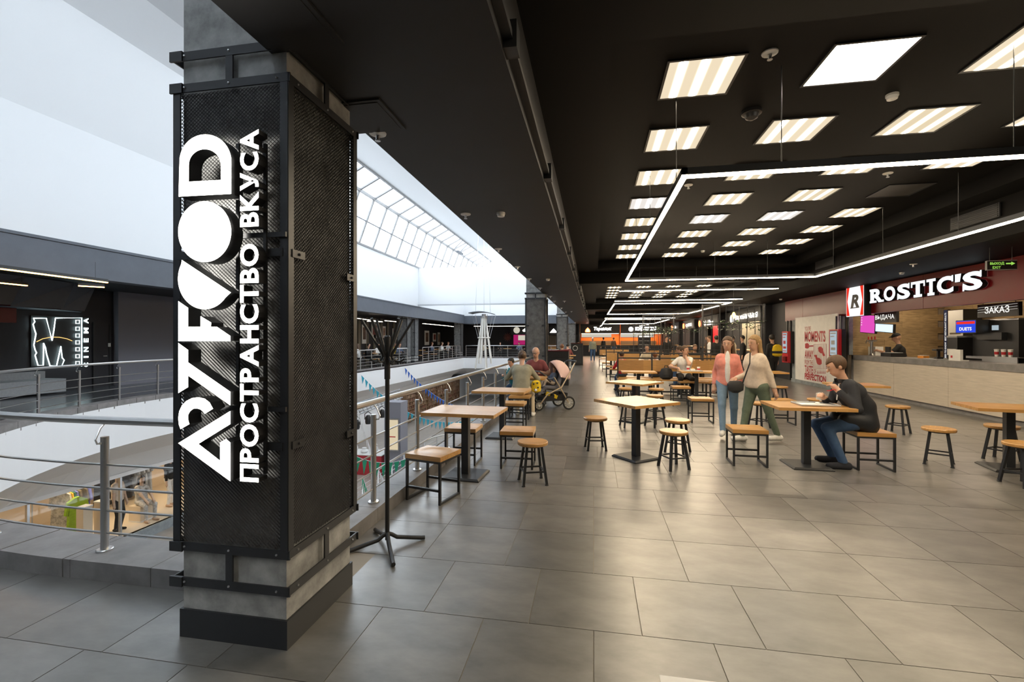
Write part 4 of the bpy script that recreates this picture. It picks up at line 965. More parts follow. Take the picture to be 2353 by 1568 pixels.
# order kiosks
emit('kiosk_screen', (.5, .6, .66), .42); emit('screen_soft', (.8, .75, .62), .38)
def kiosk(label, x0, x1, yt, yb, X):
    a, b = PX(x0, (yt + yb) / 2, X), PX(x1, (yt + yb) / 2, X); w_ = a[1] - b[1]; z0, z1 = PX((x0 + x1) / 2, yb, X)[2], PX((x0 + x1) / 2, yt, X)[2]; h_ = z1 - z0; w_ = .52
    t = thing('order_kiosk', label, 'kiosk', (X, a[1], z0)); M = frame((0, 0, 0), (0, -1, 0), (0, 0, 1))
    MB().box(0, .09, -w_, 0, 0, h_).obj('housing', 'red', t); MB().box(.09, .2, -w_ - .02, .02, -.02, h_).obj('back_plate', 'black_paint', t)
    MB().prism([(.05, h_ * .3), (w_ - .05, h_ * .3), (w_ - .05, h_ - .04), (.05, h_ - .04)], .004, frame((-.004, 0, 0), (0, -1, 0), (0, 0, 1))).obj('screen_bezel', 'black_plastic', t)
    s_ = MB().prism([(.07, h_ * .32), (w_ - .07, h_ * .32), (w_ - .07, h_ - .06), (.07, h_ - .06)], .003, frame((-.007, 0, 0), (0, -1, 0), (0, 0, 1))).obj('screen', 'kiosk_screen', t)
    for (u, v, du, dv) in ((.1, .88, .3, .04), (.1, .8, .22, .03), (.14, .6, .2, .12), (.12, .45, .26, .08), (.1, .36, .3, .03)): MB().box(-.009, -.007, -u - du, -u, h_ * v, h_ * v + dv).obj('screen_graphic', 'poster_red' if x0 < 1850 else 'tray_grey', s_)
    MB().box(-.06, 0, -w_ + .06, -.2, h_ * .05, h_ * .2).obj('receipt_chute', 'maroon', t); MB().lathe([(.04, 0), (.04, .004)], 14).obj('card_reader', 'white_plastic', t).location = (-.006, -.12, h_ * .2)
    for y in (-.12, -.4): MB().box(.12, .16, y - .02, y + .02, h_, 2.24 - z0).obj('hanger_post', 'black_metal', t)
kiosk('red wall mounted order screen left of the printed poster', 1797, 1818, 762, 834, 6.98)
kiosk('red wall mounted order screen right of the printed poster', 1905, 1938, 757, 845, 6.98)
# kitchen contents
def scr(name, label, cat, x0, x1, yt, yb, X, m, extra=None, depth=.06, tilt=0):
    a, b = PX(x0, (yt + yb) / 2, X), PX(x1, (yt + yb) / 2, X); z0, z1 = PX((x0 + x1) / 2, yb, X)[2], PX((x0 + x1) / 2, yt, X)[2]; w_, h_ = a[1] - b[1], z1 - z0
    t = thing(name, label, cat, (X, a[1], z0)); MB().box(0, depth, -w_, 0, 0, h_).obj('case', 'black_plastic', t)
    MB().prism([(.015, .015), (w_ - .015, .015), (w_ - .015, h_ - .015), (.015, h_ - .015)], .002, frame((-.003, 0, 0), (0, -1, 0), (0, 0, 1))).obj('face', m, t)
    return t, w_, h_
emit('magenta', (.45, .05, .3), .9); emit('pale_blue', (.5, .7, .9), .9); emit('blue_screen', (.02, .05, .5), .8); emit('text_white', (1, .97, .9), .55)
t, w_, h_ = scr('menu_screen', 'tilted magenta order number screen above the counter', 'screen', 1976, 2010, 722, 764, 7.62, 'magenta')
t.rotation_euler = (R(4), 0, 0)
for i in range(4): text_mb('%d' % (37 + i * 4), .05, .035, frame((-.006, -.05, h_ - .1 - i * .07), (0, -1, 0), (0, 0, 1))).obj('number', 'text_white', t)
t, w_, h_ = scr('menu_screen', 'pale blue pick-up screen below the sign over the counter', 'screen', 2011, 2052, 742, 762, 7.62, 'pale_blue'); t.rotation_euler = (R(4), 0, 0)
t, w_, h_ = scr('pickup_sign', 'black hanging sign with white lettering above the blue screen', 'sign', 2009, 2060, 718, 742, 7.56, 'black_plastic'); text_mb('ВЫДАЧА', w_ * .86, h_ * .55, frame((-.008, -w_ * .06, h_ * .25), (0, -1, 0), (0, 0, 1)), 0, .01).obj('lettering', 'text_white', t)
t, w_, h_ = scr('order_sign', 'black hanging sign with white lettering over the till, at right', 'sign', 2246, 2341, 697, 728, 7.9, 'black_plastic'); text_mb('ЗАКАЗ', w_ * .6, h_ * .52, frame((-.008, -w_ * .2, h_ * .28), (0, -1, 0), (0, 0, 1)), 0, .01).obj('lettering', 'text_white', t)
for y in (-.1, -w_ + .1): MB().tube([(.03, y, h_), (.03, y, 3.0 - t.location.z)], .006, 5).obj('suspension_rod', 'black_metal', t)
for i in range(3): MB().bar((-.006, -.02, h_ * (.4 + .18 * i)), (-.006, -w_ + .02, h_ * (.5 + .18 * i)), .008, .003).obj('stripe', 'text_white', t)
t, w_, h_ = scr('promo_screen', 'blue glowing promotion screen above the till', 'screen', 2196, 2243, 736, 766, 7.95, 'blue_screen', depth=.3); text_mb('DUETS', w_ * .6, h_ * .26, frame((-.006, -w_ * .2, h_ * .2), (0, -1, 0), (0, 0, 1)), 0, .03).obj('lettering', 'text_white', t)
MB().prism([(.03, h_ * .7), (w_ - .03, h_ * .7), (w_ - .03, h_ - .03), (.03, h_ - .03)], .002, frame((-.005, 0, 0), (0, -1, 0), (0, 0, 1))).obj('red_band', 'logo_red', t)
# blue vertical banner + white column
t, w_, h_ = scr('blue_banner', 'narrow dark blue vertical banner with white lettering behind the counter', 'banner', 2168, 2178, 712, 830, 9.3, 'black_plastic'); mat('navy', (.01, .02, .08), .5); [c for c in t.children if c.name.startswith('face')][0].data.materials[0] = MATS['navy']
text_mb('NEED TO KNOW  BEST RESTAURANT RESULTS', h_ * .9, w_ * .35, frame((-.008, -w_ * .7, .05), (0, 0, 1), (0, 1, 0)), 0, .01).obj('lettering', 'text_white', t)
t, w_, h_ = scr('white_cabinet', 'tall white kitchen cabinet right of the blue banner', 'cabinet', 2178, 2214, 712, 835, 9.3, 'white_plastic', depth=.4); MB().box(-.02, 0, -w_ + .05, -.05, h_ * .35, h_ * .37).obj('shelf', 'oak', t); MB().box(-.012, -.003, -w_ + .08, -.08, h_ * .55, h_ * .57).obj('handle', 'zinc', t)
# cup shelf with paper bags
sh = thing('wall_shelf', 'steel wall shelf with paper cups behind the employee', 'shelf', PX(2065, 765, 9.7)); MB().box(0, .17, -.6, .35, -.02, 0).obj('board', 'zinc', sh); MB().box(.15, .17, -.6, .35, 0, .5).obj('splash_plate', 'zinc', sh)
for i in range(8): o = sh.location; cu = thing('cup_stack', 'stack of white paper cups on the steel shelf, %s from the left' % ORD[i], 'cups', (o[0] + .07, o[1] + .2 - i * .1, o[2])); MB().lathe([(.03, 0), (.04, .22 + .03 * (i % 3))], 10).obj('cups', 'paper', cu); MB().lathe([(.042, .22 + .03 * (i % 3)), (.042, .235 + .03 * (i % 3))], 10).obj('rim', 'paper', cu)
# drink tap tower
tp = thing('drink_tap', 'chrome drink tap tower with red handles on the counter', 'tap', PX(2003, 823, 7.75)[:2] + (1.09,)); 
MB().lathe([(.07, 0), (.05, .03), (.035, .05), (.035, .38), (.045, .4)], 14).obj('column', 'steel', tp); MB().tube([(0, -.2, .42), (0, .2, .42)], .03, 10).obj('crossbar', 'steel', tp)
for y in (-.15, 0, .15): MB().tube([(-.02, y, .42), (-.06, y, .4), (-.06, y, .34)], .012, 8).obj('spout', 'steel', tp); MB().lathe([(.01, .44), (.018, .5), (.012, .54)], 8, c=(0, y, 0)).obj('handle', 'red', tp)
def box_thing(name, label, cat, px, py, X, z, d, m, parts=()):
    q = PX(px, py, X); t = thing(name, label, cat, (X, q[1], z)); MB().box(0, d[0], -d[1] / 2, d[1] / 2, 0, d[2]).obj('body', m, t)
    for (n, a, m2) in parts: MB().box(*a).obj(n, m2, t)
    return t
box_thing('card_terminal', 'black till with keypad in front of the employee', 'till', 2035, 818, 7.6, 1.09, (.35, .42, .1), 'black_plastic', (('keypad', (.0, .3, -.18, .1, .1, .115), 'tray_grey'), ('display', (.1, .14, .02, .2, .1, .26), 'black_plastic')))
box_thing('card_stand', 'white counter card with a small red emblem beside the till', 'card', 2193, 830, 7.6, 1.09, (.05, .32, .24), 'paper', (('emblem', (-.004, 0, .05, .1, .06, .11), 'red'), ('fold', (.05, .16, -.16, .16, 0, .02), 'paper')))
box_thing('ticket_printer', 'white and black ticket printer right of the blue banner', 'printer', 2188, 812, 8., 1.09, (.3, .3, .5), 'black_plastic', (('paper_roll', (-.02, 0, -.12, .12, .1, .24), 'paper'), ('top_cover', (-.01, .3, -.15, .15, .5, .54), 'tray_grey')))
box_thing('phone_stand', 'slanted black phone stand on the counter', 'stand', 2150, 825, 7.6, 1.09, (.12, .1, .06), 'black_plastic', (('arm', (.03, .08, -.02, .02, .06, .24), 'black_plastic'), ('cradle', (-.06, .06, -.12, .02, .2, .24), 'black_plastic')))
t = tray('serving tray with an order on the restaurant counter', 7.7, 11.9, 1.09, rz=90); 
box_thing('food_carton', 'orange food carton on the counter tray', 'food', 2115, 812, 7.62, 1.1, (.12, .2, .06), 'orange_print', (('lid', (.0, .12, -.1, .1, .06, .07), 'paper'),))
box_thing('coffee_machine', 'large black coffee machine with cups at the right end of the counter', 'coffee machine', 2285, 780, 8.2, 1.09, (.6, 1.1, .85), 'black_plastic', (('spout_block', (-.1, 0, -.3, .3, .45, .6), 'black_metal'), ('drip_tray', (-.2, 0, -.45, .45, .05, .1), 'zinc'), ('cup_rack', (.0, .6, -.55, .55, .85, .88), 'zinc'), ('side_display', (-.01, 0, -.1, .05, .65, .75), 'kiosk_screen')))
for i in range(3): q = PX(2290 + 16 * i, 822, 8.0); cup('red printed cup beside the coffee machine, %s from the left' % ORD[i], 8.0, q[1], 1.2, h=.14); 
sb = thing('cup_tray_shelf', 'low steel shelf carrying red cups beside the coffee machine', 'shelf', (8.0, PX(2306, 822, 8.)[1], 1.09)); MB().box(-.08, .08, -.4, .4, .095, .11).obj('board', 'zinc', sb); MB().box(-.08, -.06, -.4, .4, 0, .095).obj('leg', 'zinc', sb); MB().box(.06, .08, -.4, .4, 0, .095).obj('leg', 'zinc', sb)
box_thing('cardboard_carton', 'white cardboard carton on the counter left of the employee', 'carton', 2003, 790, 7.85, 1.09, (.2, .35, .25), 'paper', (('tape', (-.003, 0, -.03, .03, 0, .3), 'plank'),))  # plain cardboard carton standing on the counter
bc = thing('back_counter', 'low work counter behind the employee in the restaurant kitchen', 'counter', (9.2, 12.2, 0)); MB().box(0, .6, -2.6, 2.6, .98, 1.05).obj('worktop', 'zinc', bc); MB().box(.03, .6, -2.6, 2.6, 0, .98).obj('carcass', 'beige_wall', bc)
emit('added_shop_light', (1, .8, .55), 13.)  # lamps added out of view behind the fascia to brighten the interior
for k, y in enumerate((10.3, 12.2, 14.)): t = thing('added_shop_light', 'added flat ceiling light hidden over the restaurant kitchen, %s from the right' % ORD[k], 'ceiling light', (8.6, y, 3.0)); MB().box(-.3, .3, -.3, .3, -.02, 0).obj('frame', 'black_metal', t); MB().add([(-.27, -.27, -.022), (-.27, .27, -.022), (.27, .27, -.022), (.27, -.27, -.022)], [(0, 1, 2, 3)]).obj('diffuser', 'added_shop_light', t)
# exit sign
q = PX(2300, 610, 6.3); ex = thing('exit_sign', 'hanging black exit sign with green lettering and arrow', 'exit sign', (q[0], q[1], q[2]))
MB().box(-.2, .2, -.02, .02, -.075, .075).obj('case', 'black_plastic', ex); emit('exit_green', (.4, .8, .12), .45)
for a in ((-.2, .2, -.024, -.02, .067, .075), (-.2, .2, -.024, -.02, -.075, -.067)): MB().box(*a).obj('border', 'tray_grey', ex)
ME = frame((-.165, -.026, 0), (1, 0, 0), (0, 0, 1)); text_mb('ВЫХОД', .19, .05, ME, 0, .02).obj('lettering', 'exit_green', ex); text_mb('EXIT', .11, .04, frame((-.13, -.026, -.055), (1, 0, 0), (0, 0, 1)), 0, .01).obj('lettering', 'exit_green', ex)
MB().prism([(.05, .012), (.12, .012), (.12, -.006), (.17, .022), (.12, .05), (.12, .032), (.05, .032)], .002, frame((0, -.026, 0), (1, 0, 0), (0, 0, 1))).obj('arrow', 'exit_green', ex)
for x in (-.15, .15): MB().tube([(x, 0, .075), (x, 0, 3.0 - q[2])], .004, 5).obj('suspension_wire', 'black_metal', ex)
# ================================================================== SHOP ROW BEYOND THE RED RESTAURANT
SX = 7.0
def shop(label, y0, y1, signtxt, m_text, inner, zs=2.42, logo=None, tx0=.12, tw=.8):
    t = thing('shop_unit', label, 'shop', (SX, (y0 + y1) / 2, 0)); L = (y1 - y0) / 2
    MB().box(0, .15, -L, L, 2.35, 3.0).obj('fascia', 'black_paint', t)
    for s_ in (-1, 1): MB().box(0, .5, s_ * L - .12, s_ * L + .12, 0, 3.0).obj('side_pier', 'dark_wall', t)
    MB().box(2.2, 2.3, -L, L, 0, 3.0).obj('back_wall', inner, t); MB().box(.1, .6, -L + .12, L - .12, 0, 1.0).obj('counter', 'dark_wall', t); MB().box(.05, .65, -L + .12, L - .12, 1.0, 1.05).obj('worktop', 'oak_b', t)
    s_ = MB().prism([(0, 0), (.01, 0), (.01, .01), (0, .01)], .001, wf(L * 2 * (.5 - tx0), zs, -.02)).obj('sign_letters', m_text, t) if not signtxt else None
    if signtxt: text_mb(signtxt, 2 * L * tw, .32, wf(L * 2 * (.5 - tx0), zs, -.05), 0, .02).obj('sign_letters', m_text, t)
    if logo: MB().lathe([(.2, 0), (.2, .05)], 18).obj('logo', logo, t).matrix_local = Matrix.Translation((-.06, L - .25, zs + .17)) @ Matrix.Rotation(R(90), 4, 'Y')
    MB().box(1., 1.9, -L + .3, L - .3, 2.9, 2.92).obj('ceiling_lamp', 'added_shop_light', t)
    return t
mat('white_tile', (.6, .6, .57), .4); emit('sign_warm', (1, .9, .75), 1.6); emit('sign_red', (1, .15, .05), 4.); mat('olive_wall', (.16, .14, .1), .6)
shop('dumpling shop with white backlit lettering, first beyond the red restaurant', 20.8, 25.2, 'вареничная', 'sign_warm', 'white_tile', logo='sign_warm', tx0=.2, tw=.72)
shop('poke bar shop with white lettering and red logo, second in the row', 27.6, 32.4, 'PokéBar', 'sign_warm', 'olive_wall', logo='sign_red', tx0=.25, tw=.55)
shop('third shop in the row, with short white lettering and red panel inside', 34., 37.9, 'суши', 'sign_warm', 'red', logo='sign_red', tx0=.3, tw=.55)
shop('farthest shop in the row before the pastry shop', 39.9, 43.4, 'кафе', 'sign_warm', 'olive_wall', logo='sign_red', tx0=.3, tw=.5)
struct('wall_right', BX(SX + .3, SX + .5, 25.3, 27.5, 0, 3.0), 'dark_wall'); struct('wall_right', BX(SX + .3, SX + .5, 32.5, 33.9, 0, 3.0), 'dark_wall'); struct('wall_right', BX(SX + .3, SX + .5, 38., 39.8, 0, 3.0), 'dark_wall')
# ================================================================== ORANGE SHOPS AT THE END
emit('endshop_light', (1, .75, .45), 5.); mat('orange', (.75, .14, .012), .5); mat('wood_dark', (.12, .07, .04), .6)
def endshop(label, x0, x1, txt, tx, tw, logo):
    Y = 44.; t = thing('end_shop', label, 'shop', ((x0 + x1) / 2, Y, 0)); L = (x1 - x0) / 2
    MB().box(-L, L, 0, .15, 2.1, 3.0).obj('fascia', 'black_paint', t); MB().box(-L, L, 1.6, 1.7, 0, 3.).obj('back_wall', 'orange', t); MB().box(-L, L, -.3, .3, 0, 1.).obj('counter', 'dark_wall', t); MB().box(-L, L, -.33, .33, 1., 1.05).obj('worktop', 'oak', t)
    MB().box(-L + .1, L - .1, .4, 1.2, 2.08, 2.1).obj('ceiling_lamp', 'endshop_light', t); MB().box(-L * .96, L * .6, 1.5, 1.58, 1.75, 2.08).obj('menu_board', 'screen_soft', t); MB().box(-L * .96, L * .7, 1.45, 1.6, .9, 1.4).obj('back_shelf', 'wood_dark', t)
    text_mb(txt, tw, .42, frame((tx - (x0 + x1) / 2, -.03, 2.3), (1, 0, 0), (0, 0, 1)), 0, .02, shear=.15 if logo else 0).obj('sign_letters', 'sign_white', t)
    return t
struct('wall_right', BX(6.55, 6.75, 43.2, 46, 0, 3.), 'dark_wall'); struct('wall_left', BX(-1.5, -1.3, 43.5, 46, 0, 3.), 'dark_wall')
e1 = endshop('orange pancake restaurant with white script sign and red flame logo', -1.25, 2.45, 'Теремок', .02, 1.65, True)
MB().prism([(-.22, 0), (.22, 0), (.25, .12), (.16, .3), (0, .46), (-.16, .3), (-.25, .12)], .04, frame((-1.15, -.03, 2.22), (1, 0, 0), (0, 0, 1))).obj('flame_logo', 'sign_red', e1)
MB().prism([(-.1, .05), (.1, .05), (.12, .14), (0, .3), (-.12, .14)], .02, frame((-1.15, -.05, 2.24), (1, 0, 0), (0, 0, 1))).obj('flame_core', 'sign_white', e1)
e2 = endshop('orange pastry shop with white capital letters and star emblem', 2.5, 6.5, 'КОНДИТЕРСКАЯ', 3.85, 1.85, False)
MB().prism([(.24 * (1 if i % 2 else .72) * math.cos(R(22.5 * i)), .24 * (1 if i % 2 else .72) * math.sin(R(22.5 * i))) for i in range(16)], .04, frame((-1.05, -.03, 2.5), (1, 0, 0), (0, 0, 1))).obj('star_emblem', 'sign_white', e2)
fr = thing('glass_display', 'tall lit glass display fridge full of bottles in the pastry shop', 'fridge', (4.6, 43.2, 0)); MB().box(-.55, .55, 0, .5, 0, 1.9).obj('case', 'dark_wall', fr); MB().box(-.5, .5, -.01, 0, 1.75, 1.85).obj('light_box', 'sign_warm', fr)
for i in range(4): MB().box(-.5, .5, -.02, 0, .35 + .35 * i, .38 + .35 * i).obj('shelf', 'zinc', fr)
# ================================================================== CINEMA SIDE
NX = -15.86
def C6(x, y, X=NX): q = PX(x / 3.563, 560 + y / 3.563, X); return (X + .04, q[1], q[2])
ns = thing('neon_sign', 'white neon outline of a jagged letter M with film holes on the dark wall', 'neon sign', (NX, C6(460, 800)[1], C6(460, 1005)[2]))
o0 = ns.location.copy()
def npt(p): q = C6(*p); return (q[0] - o0.x, q[1] - o0.y, q[2] - o0.z)
mp = [(370, 612), (265, 612), (276, 640), (262, 662), (272, 700), (285, 740), (276, 790), (268, 830), (278, 870), (290, 895), (278, 915), (302, 998), (345, 998), (348, 815), (362, 850), (372, 905), (400, 1000), (455, 1000), (490, 842), (500, 935), (517, 955), (498, 1000), (660, 1005), (660, 608), (445, 610), (432, 710), (418, 795)]
a_, b_ = npt((255, 1008)), npt((668, 605)); MB().box(-.04, .0, min(a_[1], b_[1]), max(a_[1], b_[1]), a_[2], b_[2]).obj('back_plate', 'black_paint', ns)
MB().tube([npt(p) for p in mp], .015, 6, closed=True).obj('neon_tube', 'neon', ns)
for i in range(7):
    y = 641 + 56.3 * i; MB().tube([npt(p) for p in ((612, y - 14), (642, y - 14), (642, y + 14), (612, y + 14))], .012, 6, closed=True).obj('film_hole', 'neon', ns)
mat('neon_face', (.02, .02, .02), .3)
emit('neon_gold', (1, .6, .2), .8)
MB().tube([npt(p) for p in ((290, 805), (340, 780), (410, 766), (480, 768), (540, 780), (582, 797))], .01, 5).obj('gold_arc', 'neon_gold', ns)
cs_ = thing('cinema_lettering', 'small white glowing letters CINEMA running upwards beside the neon sign', 'neon sign', (NX, C6(695, 800)[1], C6(695, 1005)[2])); o1 = cs_.location
a_, b_ = C6(672, 1010), C6(718, 606); MB().box(-.035, .02, a_[1] - o1.y, b_[1] - o1.y, a_[2] - o1.z, b_[2] - o1.z).obj('back_plate', 'black_paint', cs_)
for ch, yb, yt in (('C', 1008, 975), ('I', 934, 922), ('N', 886, 848), ('E', 808, 776), ('M', 735, 690), ('A', 654, 612)):
    a = C6(714, yb); b = C6(714, yt); c = C6(675, yb); M = frame((.05, a[1] - o1.y, a[2] - o1.z), (0, 0, 1), (0, -1, 0))
    M = frame((.05, a[1] - o1.y, a[2] - o1.z), (0, 0, 1), (0, c[1] - a[1], 0)); text_mb(ch, b[2] - a[2], abs(c[1] - a[1]), M, 0, .03).obj('letter', 'neon', cs_)
# door in the cinema wall
d0, d1 = PX(217, 800, -15.88)[1], PX(250, 800, -15.88)[1]
dr = struct('door_1', MB().box(-15.9, -15.87, d0, d1, 0, 2.05), 'dark_wall'); 
MB().tube([(-15.85, d1 - .12, 1.0), (-15.8, d1 - .12, 1.0), (-15.8, d1 - .24, 1.0)], .012, 6).obj('handle', 'zinc', dr)
for a in ((-15.9, -15.855, d0 - .05, d0, 0, 2.1), (-15.9, -15.855, d1, d1 + .05, 0, 2.1), (-15.9, -15.855, d0, d1, 2.05, 2.1)): MB().box(*a).obj('jamb', 'black_paint', dr)
q = PX(251, 793, -15.86); sw = thing('wall_switch', 'small white switch plate right of the cinema door', 'switch', q); MB().box(0, .012, -.04, .04, -.06, .06).obj('plate', 'white_plastic', sw); MB().box(.012, .018, -.02, .02, -.03, .03).obj('rocker', 'white_plastic', sw)
red = struct('wall_left', BX(-15.9, -15.5, 5., PX(38, 700, -15.5)[1], 2.0, 2.9), 'maroon')
def cled(label, a, b, z=2.75): A, B = PZ(a[0], a[1], z), PZ(b[0], b[1], z); return led(label, [A[:2], B[:2]], z=z, m='led_amber', w=.06, zc=3.15)
emit('led_amber', (1, .5, .12), 7.)
cled('long amber light line under the cinema ceiling', (-60, 611), (243, 650)); cled('short amber light line at the left frame edge under the cinema ceiling', (-30, 648), (58, 657)); cled('short amber light line nearest the pale wall of the cinema', (184, 658), (236, 661))
for o in [o for o in COL.objects if o.name.startswith('suspension')]: pass
# curved bulkhead under the cinema ceiling
bh = MB()
bp = [(-15.9, 12.0), (-15.2, 11.6), (-14.6, 10.6), (-14.2, 9.2), (-14.1, 7.5), (-14.3, 5.)]
for (a, b) in zip(bp, bp[1:]): bh.quad((a[0], a[1], 3.15), (b[0], b[1], 3.15), (b[0] - .5, b[1], 2.4), (a[0], a[1] - .3, 2.4))
bh.add([(a[0] - .5 if i else a[0], a[1] - (0 if i else .3), 2.4) for i, a in enumerate(bp)] + [(-16, 5, 2.4)], [(0, 1, 2, 3, 4, 5, 6)]); struct('ceiling', bh, 'beam_grey')
# upholstered bench at the far left
q = PZ(25, 912); sf = thing('upholstered_bench', 'pale grey upholstered bench by the dark cinema wall', 'bench', (q[0], q[1], 0)); mat('grey_fabric', (.3, .31, .32), .85, noise=.1, nscale=20)
MB().box(-.5, .5, -1.2, .95, .05, .42).obj('base', 'grey_fabric', sf); MB().box(-.5, -.25, -1.2, .95, .42, .62).obj('backrest', 'grey_fabric', sf)
# ================================================================== OPPOSITE BALCONY
mat('photo_red', (.35, .08, .06), .6, noise=.7, nscale=3); mat('photo_skin', (.4, .24, .16), .6, noise=.7, nscale=3); mat('photo_brown', (.14, .08, .05), .6, noise=.8, nscale=4)
for k, (x0, x1, yt, yb, m, lb) in enumerate(((832, 842, 746, 790, 'photo_brown', 'tall narrow framed photo, first from the left on the opposite wall'), (854, 868, 743, 777, 'photo_red', 'framed red portrait photo, second on the opposite wall'), (879, 886, 750, 777, 'photo_skin', 'framed photo behind the coat rack pegs on the opposite wall'), (902, 913, 755, 780, 'photo_red', 'framed red photo just right of the coat rack pegs'), (976, 986, 760, 793, 'photo_brown', 'framed dark photo right of the double column'), (995, 1002, 766, 785, 'photo_red', 'small framed photo, second right of the double column'), (1006, 1011, 764, 793, 'photo_skin', 'narrow framed photo, third right of the double column'))):
    a, b = PX(x0, yt, -15.85), PX(x1, yb, -15.85); yc = (a[1] + b[1]) / 2; hw = (b[1] - a[1]) / 2
    t = thing('framed_photo', lb, 'picture', (-15.88, yc, b[2])); h_ = a[2] - b[2]; MB().box(0, .04, -hw, hw, 0, h_).obj('mount', 'paper', t); MB().box(.04, .045, -hw * .66, hw * .66, h_ * .22, h_ * .86).obj('print', m, t)
for k in range(16): BX(-15.9, -15.84, 20 + k * 1.1, 20.35 + k * 1.1, 0, 3.1).obj('wall_batten', 'olive_wall', [o for o in COL.objects if o.name.startswith('wall_left')][0])
def oled(label, pts, z=2.72): P = [PX(x, y, X)[:2] for x, y, X in pts]; return led(label, P, z=z, m='led_white', w=.06, zc=3.15)
oled('zigzag light line over the opposite balcony, left part', [(815, 727, -13.), (878, 731, -14.), (845, 736, -14.5)])
oled('light line over the opposite balcony behind the coat rack', [(885, 734, -13.), (925, 737, -13.)])
oled('light line over the opposite balcony right of the double column', [(972, 743, -12.6), (1025, 748, -12.6)])
oled('bent light line over the opposite balcony near the far corner', [(1027, 750, -12.6), (1045, 753, -13.), (1063, 753, -12.6)])
def fled(label, a, b): A, B = PY(a[0], a[1], 41), PY(b[0], b[1], 41); return led(label, [(A[0], A[1]), (B[0], B[1])], z=2.75, m='led_white', w=.07, zc=3.15)
fled('long light line over the far end seating', (1090, 752), (1170, 752)); fled('light line over the far end seating beside the second pillar', (1165, 750), (1206, 751))
for k in range(7):
    y = 13.5 + k * 3.7; 
    if abs(y - 28) < 1: continue
    TB.spawn('table', 'oak table on the opposite balcony, %s from the left' % ORD[k], 'table', (-12.7, y, 0), R(90), 'balcony tables')
for k in range(4): TB.spawn('table', 'oak table behind the far end railing, %s from the left' % ORD[k], 'table', (-9.6 + k * 2., 39.6, 0), 0, 'far end tables')
for k in range(12):
    y = 19.2 + k * 1.55
    if abs(y - 27.8) < 1.2: continue
    SQ.spawn('square_stool', 'square stool on the opposite balcony, %s from the left' % ORD[k], 'stool', (-12.0 if k % 2 else -13.3, y, 0), 0, 'balcony stools')
# doughnut shop on the far wall
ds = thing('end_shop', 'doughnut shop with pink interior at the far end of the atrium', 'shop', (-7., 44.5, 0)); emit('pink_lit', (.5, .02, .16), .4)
MB().box(-1.1, 2.3, 0, .15, 2.0, 2.95).obj('fascia', 'black_paint', ds); MB().box(-1., 2.2, 1., 1.1, 0, 2.).obj('back_wall', 'pink_lit', ds); MB().box(-1.1, 2.2, -.2, .3, 0, 1.0).obj('counter', 'dark_wall', ds); MB().box(-.5, 1., .9, .98, 1.45, 1.95).obj('menu_screen', 'screen_soft', ds)  # back wall emits its own pink glow in place of lamps inside
MB().lathe([(.32, 0), (.32, .05)], 18).obj('round_logo', 'screen_soft', ds).matrix_local = Matrix.Translation((-.5, -.02, 2.45)) @ Matrix.Rotation(R(90), 4, 'X')
text_mb('doubl', 1.3, .32, frame((.1, -.03, 2.3), (1, 0, 0), (0, 0, 1)), .04, .03).obj('sign_letters', 'sign_white', ds)
gs = thing('end_shop', 'shop with white triangle logo seen between the second and third pillars', 'shop', (-3.6, 44.5, 0)); MB().box(-1., 2., 0, .15, 2.0, 2.95).obj('fascia', 'black_paint', gs); MB().box(-1., 2., 1., 1.1, 0, 2.).obj('back_wall', 'olive_wall', gs); MB().prism([(-.6, 0), (.1, 0), (-.25, .4)], .04, frame((0, -.03, 2.2), (1, 0, 0), (0, 0, 1))).obj('triangle_logo', 'sign_white', gs); MB().box(-1., 2., -.2, .3, 0, 1.).obj('counter', 'oak', gs)
fl_ = MB(); 
for k in range(12): a = R(30 * k); fl_.add([(0, 0, 0), (.28 * math.cos(a - .2), 0, .28 * math.sin(a - .2)), (.5 * math.cos(a), -.02, .5 * math.sin(a)), (.28 * math.cos(a + .2), 0, .28 * math.sin(a + .2))], [(0, 1, 2, 3)])
q = PY(1166, 775, 45.9); wd = thing('wall_flower', 'reddish flower shaped ornament on the dark far wall', 'ornament', (q[0], 45.95, q[2])); mat('rust', (.2, .07, .05), .7); fl_.obj('petals', 'rust', wd); MB().sphere((0, -.03, 0), .1, 8).obj('centre', 'rust', wd)
# ================================================================== HANGING TUBE SCULPTURE
DY = 26.; hp = lambda x, y: PY(x, y, DY)
c0 = hp(1112, 722); sc_ = thing('hanging_sculpture', 'hanging cone of pale tubes below a curved dark canopy in the atrium', 'sculpture', (c0[0], DY, c0[2])); rr = lambda px: px * DY / FOC / .98
mat('tube_pale', (.72, .7, .66), .35); k_ = rr(1)
can = MB(); n = 10
for i in range(n): 
    x0, x1 = -32 * k_ + 54 * k_ * i / n, -32 * k_ + 54 * k_ * (i + 1) / n; zf = lambda x: 4 * k_ - ((x + 8 * k_) / (30 * k_)) ** 2 * 5 * k_
    can.add([(x0, -.5, zf(x0)), (x1, -.5, zf(x1)), (x1, .5, zf(x1)), (x0, .5, zf(x0)), (x0, -.5, zf(x0) + .04), (x1, -.5, zf(x1) + .04), (x1, .5, zf(x1) + .04), (x0, .5, zf(x0) + .04)], [(3, 2, 1, 0), (4, 5, 6, 7), (0, 1, 5, 4), (2, 3, 7, 6)])
can.obj('canopy', 'beam_grey', sc_); MB().lathe([(.12, 0), (.12, -.12), (.2, -.14), (.2, -.2)], 12).obj('hub', 'zinc', sc_)
for i in range(10):
    a = R(36 * i + 9); u = Vector((math.cos(a), math.sin(a), 0)); MB().tube([u * 4 * k_ + Vector((0, 0, -.2)), u * (17 + 3 * (i % 2)) * k_ + Vector((0, 0, -(103 + 12 * (i % 3)) * k_))], .045, 6).obj('tube', 'tube_pale', sc_)
